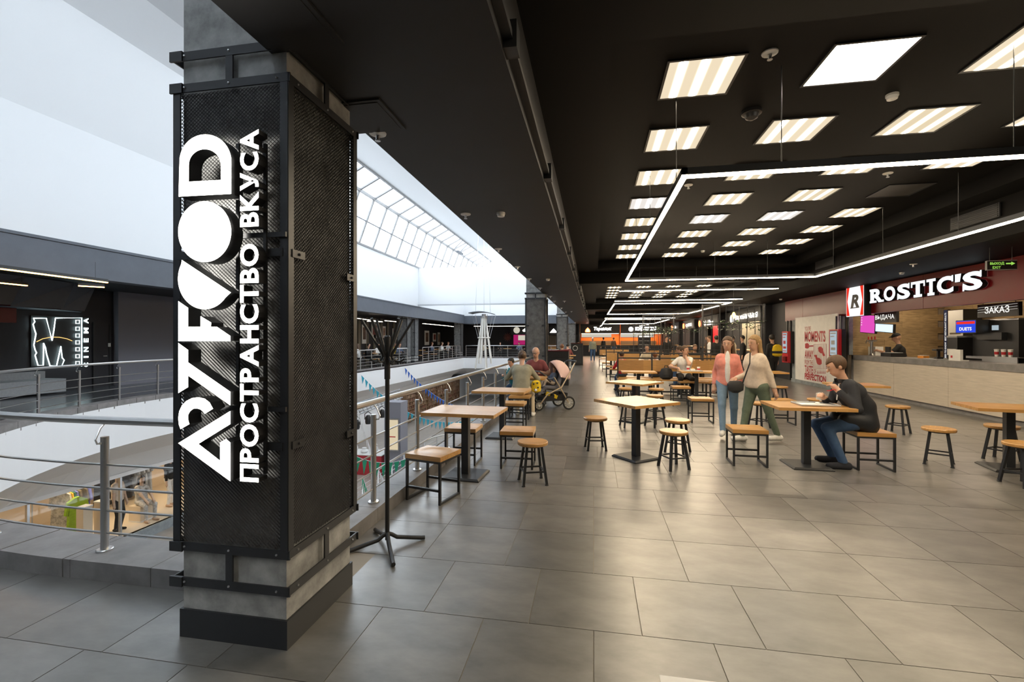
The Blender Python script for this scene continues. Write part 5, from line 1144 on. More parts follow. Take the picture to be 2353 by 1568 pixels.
MB().tube([(14 * k_ * math.cos(R(a)), 14 * k_ * math.sin(R(a)), -55 * k_) for a in range(0, 360, 20)], .03, 6, closed=True).obj('ring', 'tube_pale', sc_)
for i in range(6): a = R(60 * i); u = Vector((math.cos(a), math.sin(a), 0)); MB().tube([u * 28 * k_ + Vector((0, 0, -2 * k_)), u * 14 * k_ + Vector((0, 0, -55 * k_))], .015, 5).obj('stay', 'zinc', sc_)
for x in (-20, 0, 15): MB().tube([(x * k_, 0, 3 * k_), (x * k_ * .6, 0, 8.8 - c0[2])], .01, 5).obj('suspension_wire', 'zinc', sc_)
# ================================================================== BUNTING
mat('teal', (.04, .36, .48), .7); mat('blue', (.02, .1, .42), .7); mat('green', (.02, .3, .16), .7); mat('white_cloth', (.7, .7, .74), .8)
def bunting(label, A, B, sag, n, m, size=.3):
    A, B = Vector(A), Vector(B); t = thing('bunting', label, 'bunting', A); P = lambda u: (B - A) * u - Vector((0, 0, 4 * sag * u * (1 - u)))
    MB().tube([P(i / 24) for i in range(25)], .006, 5).obj('cord', 'white_cloth', t)
    for i in range(n):
        a, b = P(i / n + .08 / n), P((i + .85) / n); d = (b - a) * .5; w_ = Vector((d.y, -d.x, 0)).normalized() * .01
        c = (a + b) / 2 - Vector((0, 0, size)) + w_ * 4
        MB().add([a, b, c, a + w_, b + w_, c + w_], [(0, 1, 2), (5, 4, 3), (0, 3, 4, 1), (1, 4, 5, 2), (2, 5, 3, 0)]).obj('flag', m, t)
bunting('turquoise pennant bunting strung across the atrium', PX(830, 862, -11.), (-2.2, 19.5, -.1), 2.1, 44, 'teal', .34)
bunting('dark blue pennant bunting strung across the atrium, farther one', PX(930, 845, -11.), (-2.2, 25.5, -.1), 2.4, 50, 'blue', .36)
bunting('green pennant bunting low in the atrium', PY(760, 1010, 9.), PY(935, 1055, 9.), .25, 12, 'green', .3)
bunting('white pennant bunting hanging steeply behind the coat rack', PY(818, 930, 10.), PY(885, 1110, 12.), .15, 12, 'white_cloth', .3)
bunting('short green pennant bunting at the bottom beside the pillar', PY(833, 1095, 8.), PY(850, 1140, 8.), .02, 5, 'green', .2)
# ================================================================== LOWER LEVEL
lc = thing('pillar', 'grey column on the lower floor carrying a lit poster', 'pillar', (-8., 17.6, -4.)); MB().box(-.35, .35, -.35, .35, 0, 3.).obj('shaft', 'grey_violet', lc); MB().box(-.36, .36, -.36, .36, 0, .12).obj('skirting', 'kerb', lc)
lp_ = thing('lit_poster', 'yellowish lit poster case on the grey lower column', 'poster', (-7.98, 17.24, -2.9)); emit('poster_lit', (1, .85, .58), .36); MB().box(-.28, .28, -.05, 0, -.05, 1.25).obj('case', 'zinc', lp_); MB().box(-.24, .24, -.056, -.05, 0, 1.2).obj('print', 'poster_lit', lp_); MB().box(-.14, .14, -.06, -.056, .5, .54).obj('print_line', 'cup_red', lp_)
A, B = Vector(PZ(800, 962, -1.7)), Vector(PZ(925, 914, -1.7)); ts = thing('lighting_truss', 'aluminium lighting truss above the lower floor', 'truss', A); d = B - A
u_ = Vector((-d.y, d.x, 0)).normalized() * .3; ch_ = [Vector((0, 0, 0)), u_, u_ * .5 + Vector((0, 0, .45))]
for c in ch_: MB().tube([c, c + d], .03, 6).obj('chord', 'zinc', ts)
ds_ = MB(); N_ = 16
for i in range(N_):
    for p, q in ((0, 1), (1, 2), (2, 0)): ds_.tube([ch_[p] + d * (i / N_), ch_[q] + d * ((i + 1) / N_)], .013, 5)
ds_.obj('lacing', 'zinc', ts)
for k, u in enumerate((.12, .3, .55, .72, .9)):
    p = A + d * u + Vector((0, 0, -.1)); l = thing('stage_lamp', 'black stage lamp hung from the lighting truss, %s from the left' % ORD[k], 'lamp', p); MB().lathe([(.11, -.5), (.13, -.42), (.13, -.2), (.07, -.1)], 12).obj('barrel', 'black_plastic', l); MB().tube([(-.16, 0, -.3), (-.16, 0, -.05), (0, 0, .06), (.16, 0, -.05), (.16, 0, -.3)], .02, 5).obj('yoke', 'black_metal', l)
q = PZ(835, 1085, -4.); rt = thing('draped_table', 'table under a red cloth with goods on the lower floor', 'table', (q[0], q[1], -4.)); mat('red_cloth', (.4, .03, .04), .8)
MB().box(-1.4, 1.0, -.4, .5, 0, .8).obj('cloth', 'red_cloth', rt); MB().box(-1.42, 1.02, -.42, .52, .8, .83).obj('tabletop', 'white_plastic', rt)
for k, (x, y, r_, h_) in enumerate(((-.9, 0, .14, .25), (-.4, .1, .1, .35), (.1, -.1, .16, .2), (.5, .1, .12, .3))): g_ = thing('white_vessel', 'white pottery vessel on the red draped table, %s from the left' % ORD[k], 'vessel', (q[0] + x, q[1] + y, -3.17)); MB().lathe([(r_ * .6, 0), (r_, h_ * .4), (r_ * .5, h_ * .85), (r_ * .6, h_)], 12).obj('body', 'white_plastic', g_); MB().lathe([(r_ * .62, h_), (r_ * .62, h_ + .02)], 12).obj('rim', 'white_plastic', g_)
# bookshop
struct('wall_left', BX(-12.6, -12.4, 22, 44, -4, -2.1), 'white_wall')
mat('book_mix', (.2, .11, .06), .7, noise=.9, nscale=30); mat('book_pale', (.4, .3, .2), .7); mat('book_rust', (.22, .08, .05), .7); mat('shelf_brown', (.22, .13, .07), .6)
for k in range(6):
    y = 29. + k * 2.; t = thing('bookcase', 'tall brown bookcase full of books on the lower floor, %s from the left' % ORD[k], 'bookcase', (-12.3, y, -4)); MB().box(-.08, 0, -.98, .98, 0, 2.).obj('back_panel', 'shelf_brown', t)
    for i in range(8): MB().box(0, .28, -.98, .98, .05 + i * .26, .075 + i * .26).obj('shelf', 'shelf_brown', t)
    for s_ in (-1, 1): MB().box(0, .28, s_ * .98 - .015, s_ * .98 + .015, 0, 2.).obj('side_panel', 'shelf_brown', t)
    bo = MB(); rng = random.Random(k)
    for i in range(7):
        yy = -.94
        while yy < .9:
            w_ = rng.uniform(.03, .1); h_ = rng.uniform(.15, .21)
            if rng.random() < .85: bo.box(.04, .2, yy, yy + w_ - .005, .075 + i * .26, .075 + i * .26 + h_, rng.randrange(4))
            yy += w_
    bo.obj('books', ['book_mix', 'book_pale', 'book_rust', 'photo_brown'], t, kind='stuff')
sg = thing('shop_sign', 'white glowing bookshop lettering on the lower floor', 'sign', (-12.25, 37., -2.62)); MB().box(-.05, 0, -2.4, 2.4, -.05, .45).obj('board', 'shelf_brown', sg); text_mb('my books', 3.4, .36, frame((.03, 1.6, .02), (0, -1, 0), (0, 0, 1)), 0, .02).obj('lettering', 'sign_cool', sg)
# clothes shop
SWX = -12.3
mat('shop_cream', (.72, .6, .45), .6)
struct('wall_left', BX(-15.6, -15.5, 2, 22, -4, -2.1), 'shop_cream'); struct('floor', BX(-15.5, SWX, 2, 22, -4, -3.72), 'shop_cream'); struct('ceiling', BX(-15.5, SWX, 2, 22, -2.1, -2.0), 'white_wall')
emit('shop_lamp', (1, .78, .5), 4.5)
for k in range(6): t = thing('shop_light', 'flat warm ceiling light in the clothes shop, %s from the left' % ORD[k], 'ceiling light', (-13.6, 4.5 + k * 3, -2.1)); MB().box(-.35, .35, -.8, .8, -.02, 0).obj('frame', 'white_plastic', t); MB().add([(-.3, -.75, -.022), (-.3, .75, -.022), (.3, .75, -.022), (.3, -.75, -.022)], [(0, 1, 2, 3)]).obj('diffuser', 'shop_lamp', t)
wn = thing('window_4', 'x', 'x'); del wn['label']; del wn['category']; tag(wn, kind='structure')
for k in range(9): MB().box(SWX - .01, SWX, 4 + k * 2 + .02, 4 + k * 2 + 1.98, -3.72, -2.1).obj('pane', 'shop_glass', wn); MB().box(SWX - .03, SWX + .03, 4 + k * 2 - .025, 4 + k * 2 + .025, -3.72, -2.1).obj('mullion', 'zinc', wn)
MB().box(SWX - .1, SWX + .02, 2, 22, -4, -3.72).obj('sill', 'concrete_pale', wn)
gcol = [('g_lime', (.35, .6, .03)), ('g_olive', (.1, .08, .05)), ('g_blue', (.12, .14, .45)), ('g_yellow', (.75, .42, .02)), ('g_print', (.5, .48, .45)), ('g_grey', (.3, .35, .45)), ('g_black', (.02, .02, .025)), ('g_green', (.03, .12, .08))]
for n_, c in gcol: mat(n_, c, .8, noise=.5 if n_ == 'g_print' else .15, nscale=14)
def garment(k, label, x, y, z, m, h_=.9, w_=.42, rz=90.):
    t = thing('hanging_garment', label, 'garment', (x, y, z), R(rz), 'clothes on the shop rail'); 
    MB().prism([(-.04, 0), (.04, 0), (w_ * .5, -.1), (w_ * .62, -.42), (w_ * .5, -.44), (w_ * .42, -.22), (w_ * .5, -h_), (-w_ * .5, -h_), (-w_ * .42, -.22), (-w_ * .5, -.44), (-w_ * .62, -.42), (-w_ * .5, -.1)], .09, frame((0, -.045, 0), (1, 0, 0), (0, 0, 1))).obj('cloth', m, t)
    MB().tube([(0, 0, .0), (0, 0, .07), (.03, 0, .1), (0, 0, .13)], .006, 5).obj('hanger', 'zinc', t)
rl = [(140, 1150, 'g_print'), (147, 1152, 'g_yellow'), (152, 1155, 'g_green'), (158, 1150, 'g_blue'), (164, 1148, 'g_olive'), (172, 1150, 'g_lime'), (180, 1146, 'g_olive'), (186, 1142, 'g_blue'), (235, 1125, 'g_black'), (243, 1122, 'g_black'), (285, 1118, 'g_black'), (300, 1110, 'g_grey'), (312, 1108, 'g_grey'), (322, 1106, 'g_grey'), (332, 1104, 'g_grey')]
nm = {'g_print': 'black and white printed', 'g_yellow': 'yellow', 'g_green': 'dark green', 'g_blue': 'violet blue', 'g_olive': 'dark olive', 'g_lime': 'bright lime green', 'g_black': 'black', 'g_grey': 'blue grey'}
for k, (px, py, m) in enumerate(rl): q = PX(px, py, -14.0 if px < 200 else -15.0); garment(k, '%s garment on the clothes shop rail, %s from the left' % (nm[m], ORD[k] if k < 14 else 'last'), q[0] if m != 'g_lime' else -13.45, q[1] - (.35 if m == 'g_lime' else 0), -2.5 if m != 'g_lime' else -2.62, m, .95 if px < 200 else 1.1, rz=25. if m != 'g_lime' else 80.)
for k, (X, a, b, lb) in enumerate(((-14., 5.5, 9.2, 'steel clothes rail at the left of the shop window'), (-15., 8.5, 14.5, 'steel clothes rail at the back of the clothes shop'))):
    t = thing('clothes_rail', lb, 'clothes rail', (X, (a + b) / 2, -3.72)); MB().tube([(0, (a - b) / 2, 1.38), (0, (b - a) / 2, 1.38)], .015, 6).obj('rail', 'zinc', t)
    for s_ in (a, b): MB().tube([(0, s_ - (a + b) / 2, 0), (0, s_ - (a + b) / 2, 1.38)], .015, 6).obj('upright', 'zinc', t)
for k, px in enumerate((194, 234)): q = PX(px, 1200, -12.9); pl = thing('display_plinth', 'tall cream display plinth in the shop window, %s' % ('left' if k == 0 else 'right'), 'plinth', (q[0], q[1], -3.72)); MB().box(-.11, .11, -.11, .11, 0, .95).obj('column', 'shop_cream', pl); MB().box(-.12, .12, -.12, .12, .95, .98).obj('top', 'white_plastic', pl)
q = PX(55, 1190, -13.2); dt = thing('display_table', 'low table of folded clothes at the left end of the shop window', 'table', (q[0], q[1], -3.72)); MB().box(-.5, .5, -.5, .5, .5, .55).obj('tabletop', 'paper', dt); MB().box(-.45, .45, -.45, .45, 0, .5).obj('base', 'shelf_brown', dt); MB().box(-.3, .1, -.3, .2, .55, .62).obj('folded_clothes', 'photo_red', dt); MB().box(.12, .4, -.3, .2, .55, .6).obj('folded_clothes', 'g_lime', dt)
# ================================================================== PEOPLE (smooth union of tapered limbs, meshed as one skin)
def surface_nets(vol, org, h):
    s = vol < 0; nx, ny, nz = vol.shape
    cnt = np.zeros((nx - 1, ny - 1, nz - 1), np.int8); offs = [(i, j, k) for i in (0, 1) for j in (0, 1) for k in (0, 1)]
    for (i, j, k) in offs: cnt += s[i:nx - 1 + i, j:ny - 1 + j, k:nz - 1 + k]
    act = (cnt > 0) & (cnt < 8); ids = np.argwhere(act)
    if len(ids) == 0: return None
    idx = -np.ones(act.shape, np.int64); idx[act] = np.arange(len(ids))
    cv = {o: vol[ids[:, 0] + o[0], ids[:, 1] + o[1], ids[:, 2] + o[2]] for o in offs}
    acc = np.zeros((len(ids), 3)); n = np.zeros(len(ids))
    for a in offs:
        for ax in range(3):
            if a[ax]: continue
            b = list(a); b[ax] = 1; b = tuple(b); va, vb = cv[a], cv[b]; m = (va < 0) != (vb < 0)
            t = np.where(m, va / np.where(m, va - vb, 1), 0); p = np.array(a, float)[None, :].repeat(len(ids), 0); p[:, ax] += t
            acc += p * m[:, None]; n += m
    V = (ids + acc / n[:, None]) * h + org
    F = []
    for ax in range(3):
        sl0 = [slice(None)] * 3; sl1 = [slice(None)] * 3; sl0[ax] = slice(0, -1); sl1[ax] = slice(1, None)
        d = s[tuple(sl0)] != s[tuple(sl1)]; e = np.argwhere(d); o1, o2 = [q for q in range(3) if q != ax]
        ok = (e[:, o1] > 0) & (e[:, o2] > 0) & (e[:, o1] < vol.shape[o1] - 1) & (e[:, o2] < vol.shape[o2] - 1); e = e[ok]
        def cell(da, db): c = e.copy(); c[:, o1] += da; c[:, o2] += db; return idx[c[:, 0], c[:, 1], c[:, 2]]
        q = np.stack([cell(-1, -1), cell(0, -1), cell(0, 0), cell(-1, 0)], 1)
        inside = s[e[:, 0], e[:, 1], e[:, 2]]; flip = inside if ax != 1 else ~inside
        q[~flip] = q[~flip][:, ::-1]; F.append(q)
    return V, np.concatenate(F)
def prim_d(P, pr):
    if pr[0] == 'cap':
        a, b, r1, r2 = np.array(pr[1]), np.array(pr[2]), pr[3], pr[4]; ab = b - a; L = ab @ ab + 1e-9
        t = np.clip((P - a) @ ab / L, 0, 1); return np.linalg.norm(P - a - t[:, None] * ab, axis=1) - (r1 + t * (r2 - r1))
    c, rad, Rm = np.array(pr[1]), np.array(pr[2]), np.array(pr[3]); q = (P - c) @ Rm; k0 = np.linalg.norm(q / rad, axis=1); k1 = np.linalg.norm(q / rad ** 2, axis=1) + 1e-9
    return k0 * (k0 - 1) / k1
def sdf_mesh(name, prims, h, mats, k=.02, cut=None):
    lo = np.full(3, 1e9); hi = -lo
    for p in prims:
        if p[0] == 'cap': pts = np.array([p[1], p[2]]); r = max(p[3], p[4])
        else: pts = np.array([p[1]]); r = max(p[2])
        lo = np.minimum(lo, pts.min(0) - r); hi = np.maximum(hi, pts.max(0) + r)
    lo -= 3 * h + .01; hi += 3 * h + .01; n = np.ceil((hi - lo) / h).astype(int) + 1
    vol = np.full(n, .5); ax = [lo[i] + h * np.arange(n[i]) for i in range(3)]
    for p in prims:
        if p[0] == 'cap': pts = np.array([p[1], p[2]]); r = max(p[3], p[4])
        else: pts = np.array([p[1]]); r = max(p[2])
        m = r + k + 4 * h; a = np.maximum(0, np.floor((pts.min(0) - m - lo) / h).astype(int)); b = np.minimum(n, np.ceil((pts.max(0) + m - lo) / h).astype(int) + 1)
        X, Y, Z = np.meshgrid(ax[0][a[0]:b[0]], ax[1][a[1]:b[1]], ax[2][a[2]:b[2]], indexing='ij'); P = np.stack([X.ravel(), Y.ravel(), Z.ravel()], 1)
        d = prim_d(P, p).reshape(X.shape); v = vol[a[0]:b[0], a[1]:b[1], a[2]:b[2]]
        kk = p[-1].get('k', k) if isinstance(p[-1], dict) else k
        g = np.clip(.5 + .5 * (v - d) / kk, 0, 1); vol[a[0]:b[0], a[1]:b[1], a[2]:b[2]] = v + (d - v) * g - kk * g * (1 - g)
    if cut is not None:
        X, Y, Z = np.meshgrid(*ax, indexing='ij'); vol = np.maximum(vol, cut(X, Y, Z))
    r = surface_nets(vol, lo, h)
    V, F = r; me = bpy.data.meshes.new(name); me.from_pydata(V.tolist(), [], F.tolist()); me.update()
    for q in mats: me.materials.append(MATS[q])
    if len(mats) > 1:
        C = V[F].mean(1); D = np.stack([prim_d(C, p) - (p[6].get('bias', 0) if len(p) > 6 and isinstance(p[6], dict) else 0) for p in prims], 1); mi = np.array([p[5] if p[0] == 'cap' else p[4] for p in prims])[D.argmin(1)]
        me.polygons.foreach_set('material_index', mi.astype(np.int32))
    me.polygons.foreach_set('use_smooth', [True] * len(F)); return me
def ik(a, t, l1, l2, pole):
    a, t = Vector(a), Vector(t); d = t - a; L = min(d.length, (l1 + l2) * .999); d.normalize(); t = a + d * L
    x = (l1 * l1 - l2 * l2 + L * L) / (2 * L); y = math.sqrt(max(0, l1 * l1 - x * x)); p = Vector(pole); p = (p - d * p.dot(d)).normalized(); return a + d * x + p * y, t
mat('skin', (.55, .32, .22), .5, noise=.06, nscale=20); mat('eye_dark', (.03, .02, .02), .3); mat('eye_white', (.5, .44, .4), .4); mat('lip', (.42, .17, .14), .5)
def cloth(name, c, noise=.12): mat(name, c, .85, noise=noise, nscale=18, bump=.05)
for n_, c in (('hair_brown', (.085, .045, .022)), ('hair_dark', (.015, .012, .01)), ('hair_blond', (.3, .18, .07)), ('hair_grey', (.42, .4, .38)), ('hair_red', (.16, .06, .02))): mat(n_, c, .6, noise=.35, nscale=40, nstretch=(3, 3, .4))
for n_, c in (('c_navy', (.018, .02, .026)), ('c_jeans', (.06, .12, .24)), ('c_jeans_pale', (.16, .25, .36)), ('c_black', (.014, .014, .015)), ('c_pink', (.72, .27, .22)), ('c_beige', (.62, .52, .42)), ('c_green', (.13, .17, .12)), ('c_white', (.75, .74, .72)), ('c_olive', (.27, .25, .18)), ('c_sand', (.5, .42, .3)), ('c_maroon', (.2, .05, .05)), ('c_teal', (.03, .25, .3)), ('c_khaki', (.25, .25, .18)), ('c_grey', (.38, .39, .4)), ('c_red', (.55, .02, .03)), ('c_yellow', (.8, .55, .02)), ('c_brown', (.1, .06, .04)), ('c_bluegrey', (.1, .13, .2)), ('shoe_white', (.7, .69, .66)), ('shoe_dark', (.02, .022, .03)), ('sole', (.65, .62, .55))): cloth(n_, c)
def human(label, loc, rz, H=1.74, sit=None, lean=0., pitch=0., hyaw=0., hands=None, feet=None, top='c_grey', legs='c_jeans', shoes='shoe_dark', hair='hair_brown', style='short', skin='skin', res=.016, sleeves='long', bulk=1., group=None, spine=0., cuff=None, name='person', elbow=None, knee_out=0., toe=None, grip=True):
    s = H / 1.74; t = thing(name, label, 'person' if name == 'person' else 'mannequin', loc, R(rz), group)
    pz = (sit + .115 * s * bulk) if sit is not None else .93 * s
    pel = Vector((0, 0, pz)); d = Vector((0, math.sin(R(lean)), math.cos(R(lean)))); d2 = Vector((0, math.sin(R(lean + spine)), math.cos(R(lean + spine))))
    waist = pel + d * .17 * s; chest = waist + d2 * .17 * s; shc = chest + d2 * .11 * s; neck = shc + d2 * .05 * s
    Rh = Matrix.Rotation(R(hyaw), 3, 'Z') @ Matrix.Rotation(R(-(pitch)), 3, 'X'); nd = Vector((0, math.sin(R((lean + spine) * .6 + pitch * .35)), math.cos(R((lean + spine) * .6 + pitch * .35))))
    hc = neck + nd * .175 * s; Rn = [list(r) for r in Rh]
    def hd(x, y, z): return tuple(hc + Rh @ (Vector((x, y, z)) * s))
    sh = [shc + Vector((sx * (.15 if H > 1.66 else .132) * s * (bulk * .5 + .5), 0, -.022)) for sx in (-1, 1)]; hip = [pel + Vector((sx * .088 * s, 0, -.01)) for sx in (-1, 1)]
    if hands is None: hands = [(-.24 * s, .06, pz - .1), (.24 * s, .1, pz - .1)] if sit is None else [(-.15 * s, .36 * s, pz + .2), (.15 * s, .36 * s, pz + .2)]
    if feet is None: feet = [(-.1, -.1, .08), (.1, .15, .08)] if sit is None else [(-.12, .42 * s, .08), (.12, .44 * s, .08)]
    B = bulk; pr = []; c = lambda a, b, r1, r2, m, **k: pr.append(('cap', tuple(a), tuple(b), r1 * s, r2 * s, m, k))
    for sx in (-1, 1):
        c(pel + Vector((sx * .07 * s, 0, 0)), waist + Vector((sx * .055 * s, 0, 0)), .108 * B, .1 * B, 1 if sit is None else 1); c(waist + Vector((sx * .055 * s, 0, 0)), chest + Vector((sx * .075 * s, 0, 0)), .1 * B, .112 * B, 1); c(chest + Vector((sx * .075 * s, 0, 0)), shc + Vector((sx * .1 * s, 0, -.02)), .112 * B, .07 * B, 1)
    c(pel + Vector((0, .012, 0)), waist + Vector((0, .01, 0)), .118 * B, .105 * B, 1); c(waist + Vector((0, .01, 0)), chest, .105 * B, .108 * B, 1)
    c(shc + Vector((-.115 * s, 0, -.005)), shc + Vector((.115 * s, 0, -.005)), .056, .056, 1)
    c(neck - d2 * .03, neck + nd * .09 * s, .052, .05, 0)
    pr.append(('ell', hd(0, -.005, .02), (.078 * s, .098 * s, .105 * s), Rn, 0)); pr.append(('ell', hd(0, .028, -.055), (.056 * s, .064 * s, .062 * s), Rn, 0))
    if res < .03:
        pr.append(('cap', hd(0, .09, .008), hd(0, .112, -.022), .010 * s, .014 * s, 0, {'k': .008}))
        for sx in (-1, 1): pr.append(('ell', hd(sx * .079, -.008, -.01), (.011 * s, .02 * s, .032 * s), Rn, 0, {'k': .006}))
    # legs
    L1, L2 = .43 * s, .42 * s
    for i, sx in enumerate((-1, 1)):
        kn, an = ik(hip[i], feet[i], L1, L2, (sx * (.12 + knee_out), 1, .25)); c(hip[i], kn, .088 * B, .062, 2); 
        c(kn, an, .06, .046, 2)
        td = Vector(toe[i]) if toe else Vector((sx * .12, 1, 0)); td.normalize(); ft = Vector((an.x, an.y, an.z - .045 * s)); c(ft - td * .055 * s, ft + td * .15 * s, .042, .034, 3); c(an, ft, .045, .042, 3)
        if res < .02: c(ft - td * .055 * s + Vector((sx * .012, 0, -.01)), ft + td * .15 * s + Vector((0, 0, -.008)), .038, .033, 3)
    # arms
    U1, U2 = .285 * s, .25 * s
    for i, sx in enumerate((-1, 1)):
        po = elbow[i] if elbow else (sx * .7, -.4, -.8); el, wr = ik(sh[i], hands[i], U1, U2, po); ar = B * .5 + .5
        c(sh[i], el, .058 * ar, .047 * ar, 1)
        if sleeves == 'long': c(el, wr, .047 * ar, .036 * ar, 1)
        else: pr.pop(); mid = sh[i].lerp(el, .62); c(sh[i], mid, .06 * ar, .058 * ar, 1); c(mid, el, .046, .042, 0); c(el, wr, .042, .03, 0)
        f = (wr - el).normalized(); side = f.cross(Vector((0, 0, 1))).normalized(); up = side.cross(f)
        kn = wr + f * .085 * s; c(wr, kn, .028, .034, 0)
        if res <= .013:
            for q in range(4):
                b0 = kn + side * (.024 - .016 * q) * s; b1 = b0 + (f * .04 - up * .012) * s; b2 = b1 + (f * .012 - up * .032) * s; c(b0, b1, .011, .010, 0, k=.006); c(b1, b2, .010, .009, 0, k=.006)
            th0 = wr + f * .03 * s + side * .03 * s * -sx; th1 = th0 + (f * .035 - side * .022 * sx - up * .012) * s; th2 = th1 + (f * .03 - up * .012) * s; c(th0, th1, .014, .012, 0, k=.008); c(th1, th2, .012, .010, 0, k=.008)
        else: c(kn, kn + f * .06 * s - up * .03 * s, .026, .018, 0)
    # skin: one continuous body, a little slimmer where clothes cover it
    sk_ = [p if p[0] == 'ell' or p[5] == 0 else p[:3] + (p[3] - .007 * s, p[4] - .007 * s, 0, p[6]) for p in pr]
    sk_ = [(q[:5] + (0,) + q[6:]) if q[0] == 'cap' else q for q in sk_]
    link('body', sdf_mesh('body', sk_, res, [skin], k=.022), t)
    P0, D0 = np.array(pel), np.array(d); hem = (-.045 if sit is None else -.03) * s
    def hemcut(X, Y, Z): return hem - ((X - P0[0]) * D0[0] + (Y - P0[1]) * D0[1] + (Z - P0[2]) * D0[2])
    tops = [p for p in pr if p[0] == 'cap' and p[5] == 1]; lg_ = [p for p in pr if p[0] == 'cap' and p[5] == 2]; sh_ = [p for p in pr if p[0] == 'cap' and p[5] == 3]
    link('top', sdf_mesh('top', [p[:5] + (0, {}) for p in tops], res, [top], k=.025, cut=None if sit is not None and bulk > 1.11 else hemcut), t)
    lg_ += [('cap', tuple(hip[0]), tuple(hip[1]), .098 * s * B, .098 * s * B, 2, {}), ('cap', tuple(pel + Vector((0, .01, 0))), tuple(pel + d * .1 * s), .116 * s * B, .1 * s * B, 2, {})]
    link('trousers', sdf_mesh('trousers', [p[:5] + (0, {}) for p in lg_], res, [legs], k=.02), t)
    nh = len(sh_) // 2
    for q in (sh_[:nh], sh_[nh:]): link('shoe', sdf_mesh('shoe', [p[:5] + (0, {}) for p in q], res, [shoes], k=.015), t)
    if res < .021:
        for sx in (-1, 1):
            MB().sphere(hd(sx * .032, .0835, .012), .0105 * s, 10, 0, sz=.5).sphere(hd(sx * .032, .0905, .0115), .0062 * s, 8, 1, sz=.75).obj('eye', ['eye_white', 'eye_dark'], t)
            MB().tube([hd(sx * .016, .0945, .029), hd(sx * .032, .092, .034), hd(sx * .048, .083, .030)], .0032 * s, 5).obj('eyebrow', hair if hair != 'c_white' else 'hair_grey', t)
        MB().tube([hd(-.021, .0865, -.057), hd(-.008, .0925, -.0545), hd(.008, .0925, -.0545), hd(.021, .0865, -.057)], .0045 * s, 6).obj('mouth', 'lip', t)
    if style != 'none':
        bs = (.088, .108, .108) if style != 'bald' else (.082, .103, .1)
        hp_ = [('ell', hd(0, -.012, .032), tuple(q * s for q in bs), Rn, 0)]; Rinv = np.array(Rn)
        if style == 'long':
            ln = []
            for sx in (-1, 1): ln.append(('cap', hd(sx * .068, -.03, .03), tuple(Vector(hd(sx * .095, -.035, -.1)) + Vector((0, 0, -.1 * s))), .034 * s, .03 * s, 0)); ln.append(('cap', tuple(Vector(hd(sx * .095, -.035, -.1)) + Vector((0, 0, -.1 * s))), tuple(Vector(hd(sx * .105, .0, -.1)) + Vector((0, .01, -.2 * s))), .03 * s, .016 * s, 0))
            ln.append(('cap', hd(0, -.075, .02), tuple(Vector(hd(0, -.09, -.1)) + Vector((0, 0, -.16 * s))), .06 * s, .05 * s, 0))
            link('hair_length', sdf_mesh('hair_length', ln, max(.008, res * .8), [hair], k=.03), t)
        if style == 'bun': hp_.append(('ell', hd(0, -.115, .0), (.045 * s, .04 * s, .045 * s), Rn, 0))
        if style == 'cap': hp_.append(('ell', hd(0, .085, .07), (.07 * s, .07 * s, .012 * s), Rn, 0))
        hcx = np.array(hc)
        def cutf(X, Y, Z):
            q = np.stack([X - hcx[0], Y - hcx[1], Z - hcx[2]], -1) @ Rinv; x, y, z = q[..., 0] / s, q[..., 1] / s, q[..., 2] / s
            if style == 'bald': v = -(z * .35 - y * .94) - .02; return np.maximum(v, z - .035) * s
            if style == 'cap': return (.035 - z) * s
            v = -(z * .8 - y * .6) - .028
            hl = .082 - .35 * np.abs(x) if style in ('short', 'bun', 'long') else .058 - .3 * x
            v = np.maximum(v, np.minimum(y - .035, hl - z))
            return v * s
        link('hair' if style != 'cap' else 'cap', sdf_mesh('hair', hp_, max(.007, res * .7), [hair], k=.015, cut=cutf), t)
    return t, dict(hd=hd, hc=hc, sh=sh, chest=chest, pel=pel)
def loc_of(px, py, Y, base, rz):
    w_ = Vector(PY(px, py, Y)) - Vector(base); return tuple(Matrix.Rotation(-R(rz), 3, 'Z') @ w_)
# --- man in the dark jacket, eating
b0 = (3.2, 6.2, 0); rz = 88
hn = [loc_of(1930, 902, 6.02, b0, rz), loc_of(1893, 915, 6.22, b0, rz)]
ft = [loc_of(1937, 1062, 6.05, b0, rz), loc_of(1912, 1052, 6.35, b0, rz)]; ft = [(f[0], f[1], .085) for f in ft]
pt, J = human('man in dark jacket and jeans eating at the oak table', b0, rz, 1.78, .45, 14, 24, -4, hn, ft, 'c_navy', 'c_jeans', 'shoe_dark', 'hair_brown', 'fringe', res=.0105, bulk=1.12, spine=12, elbow=[(-.5, -.6, -.8), (.6, -.3, -.9)])
mat('jacket', (.016, .018, .023), .55, noise=.2, nscale=10, bump=.15)
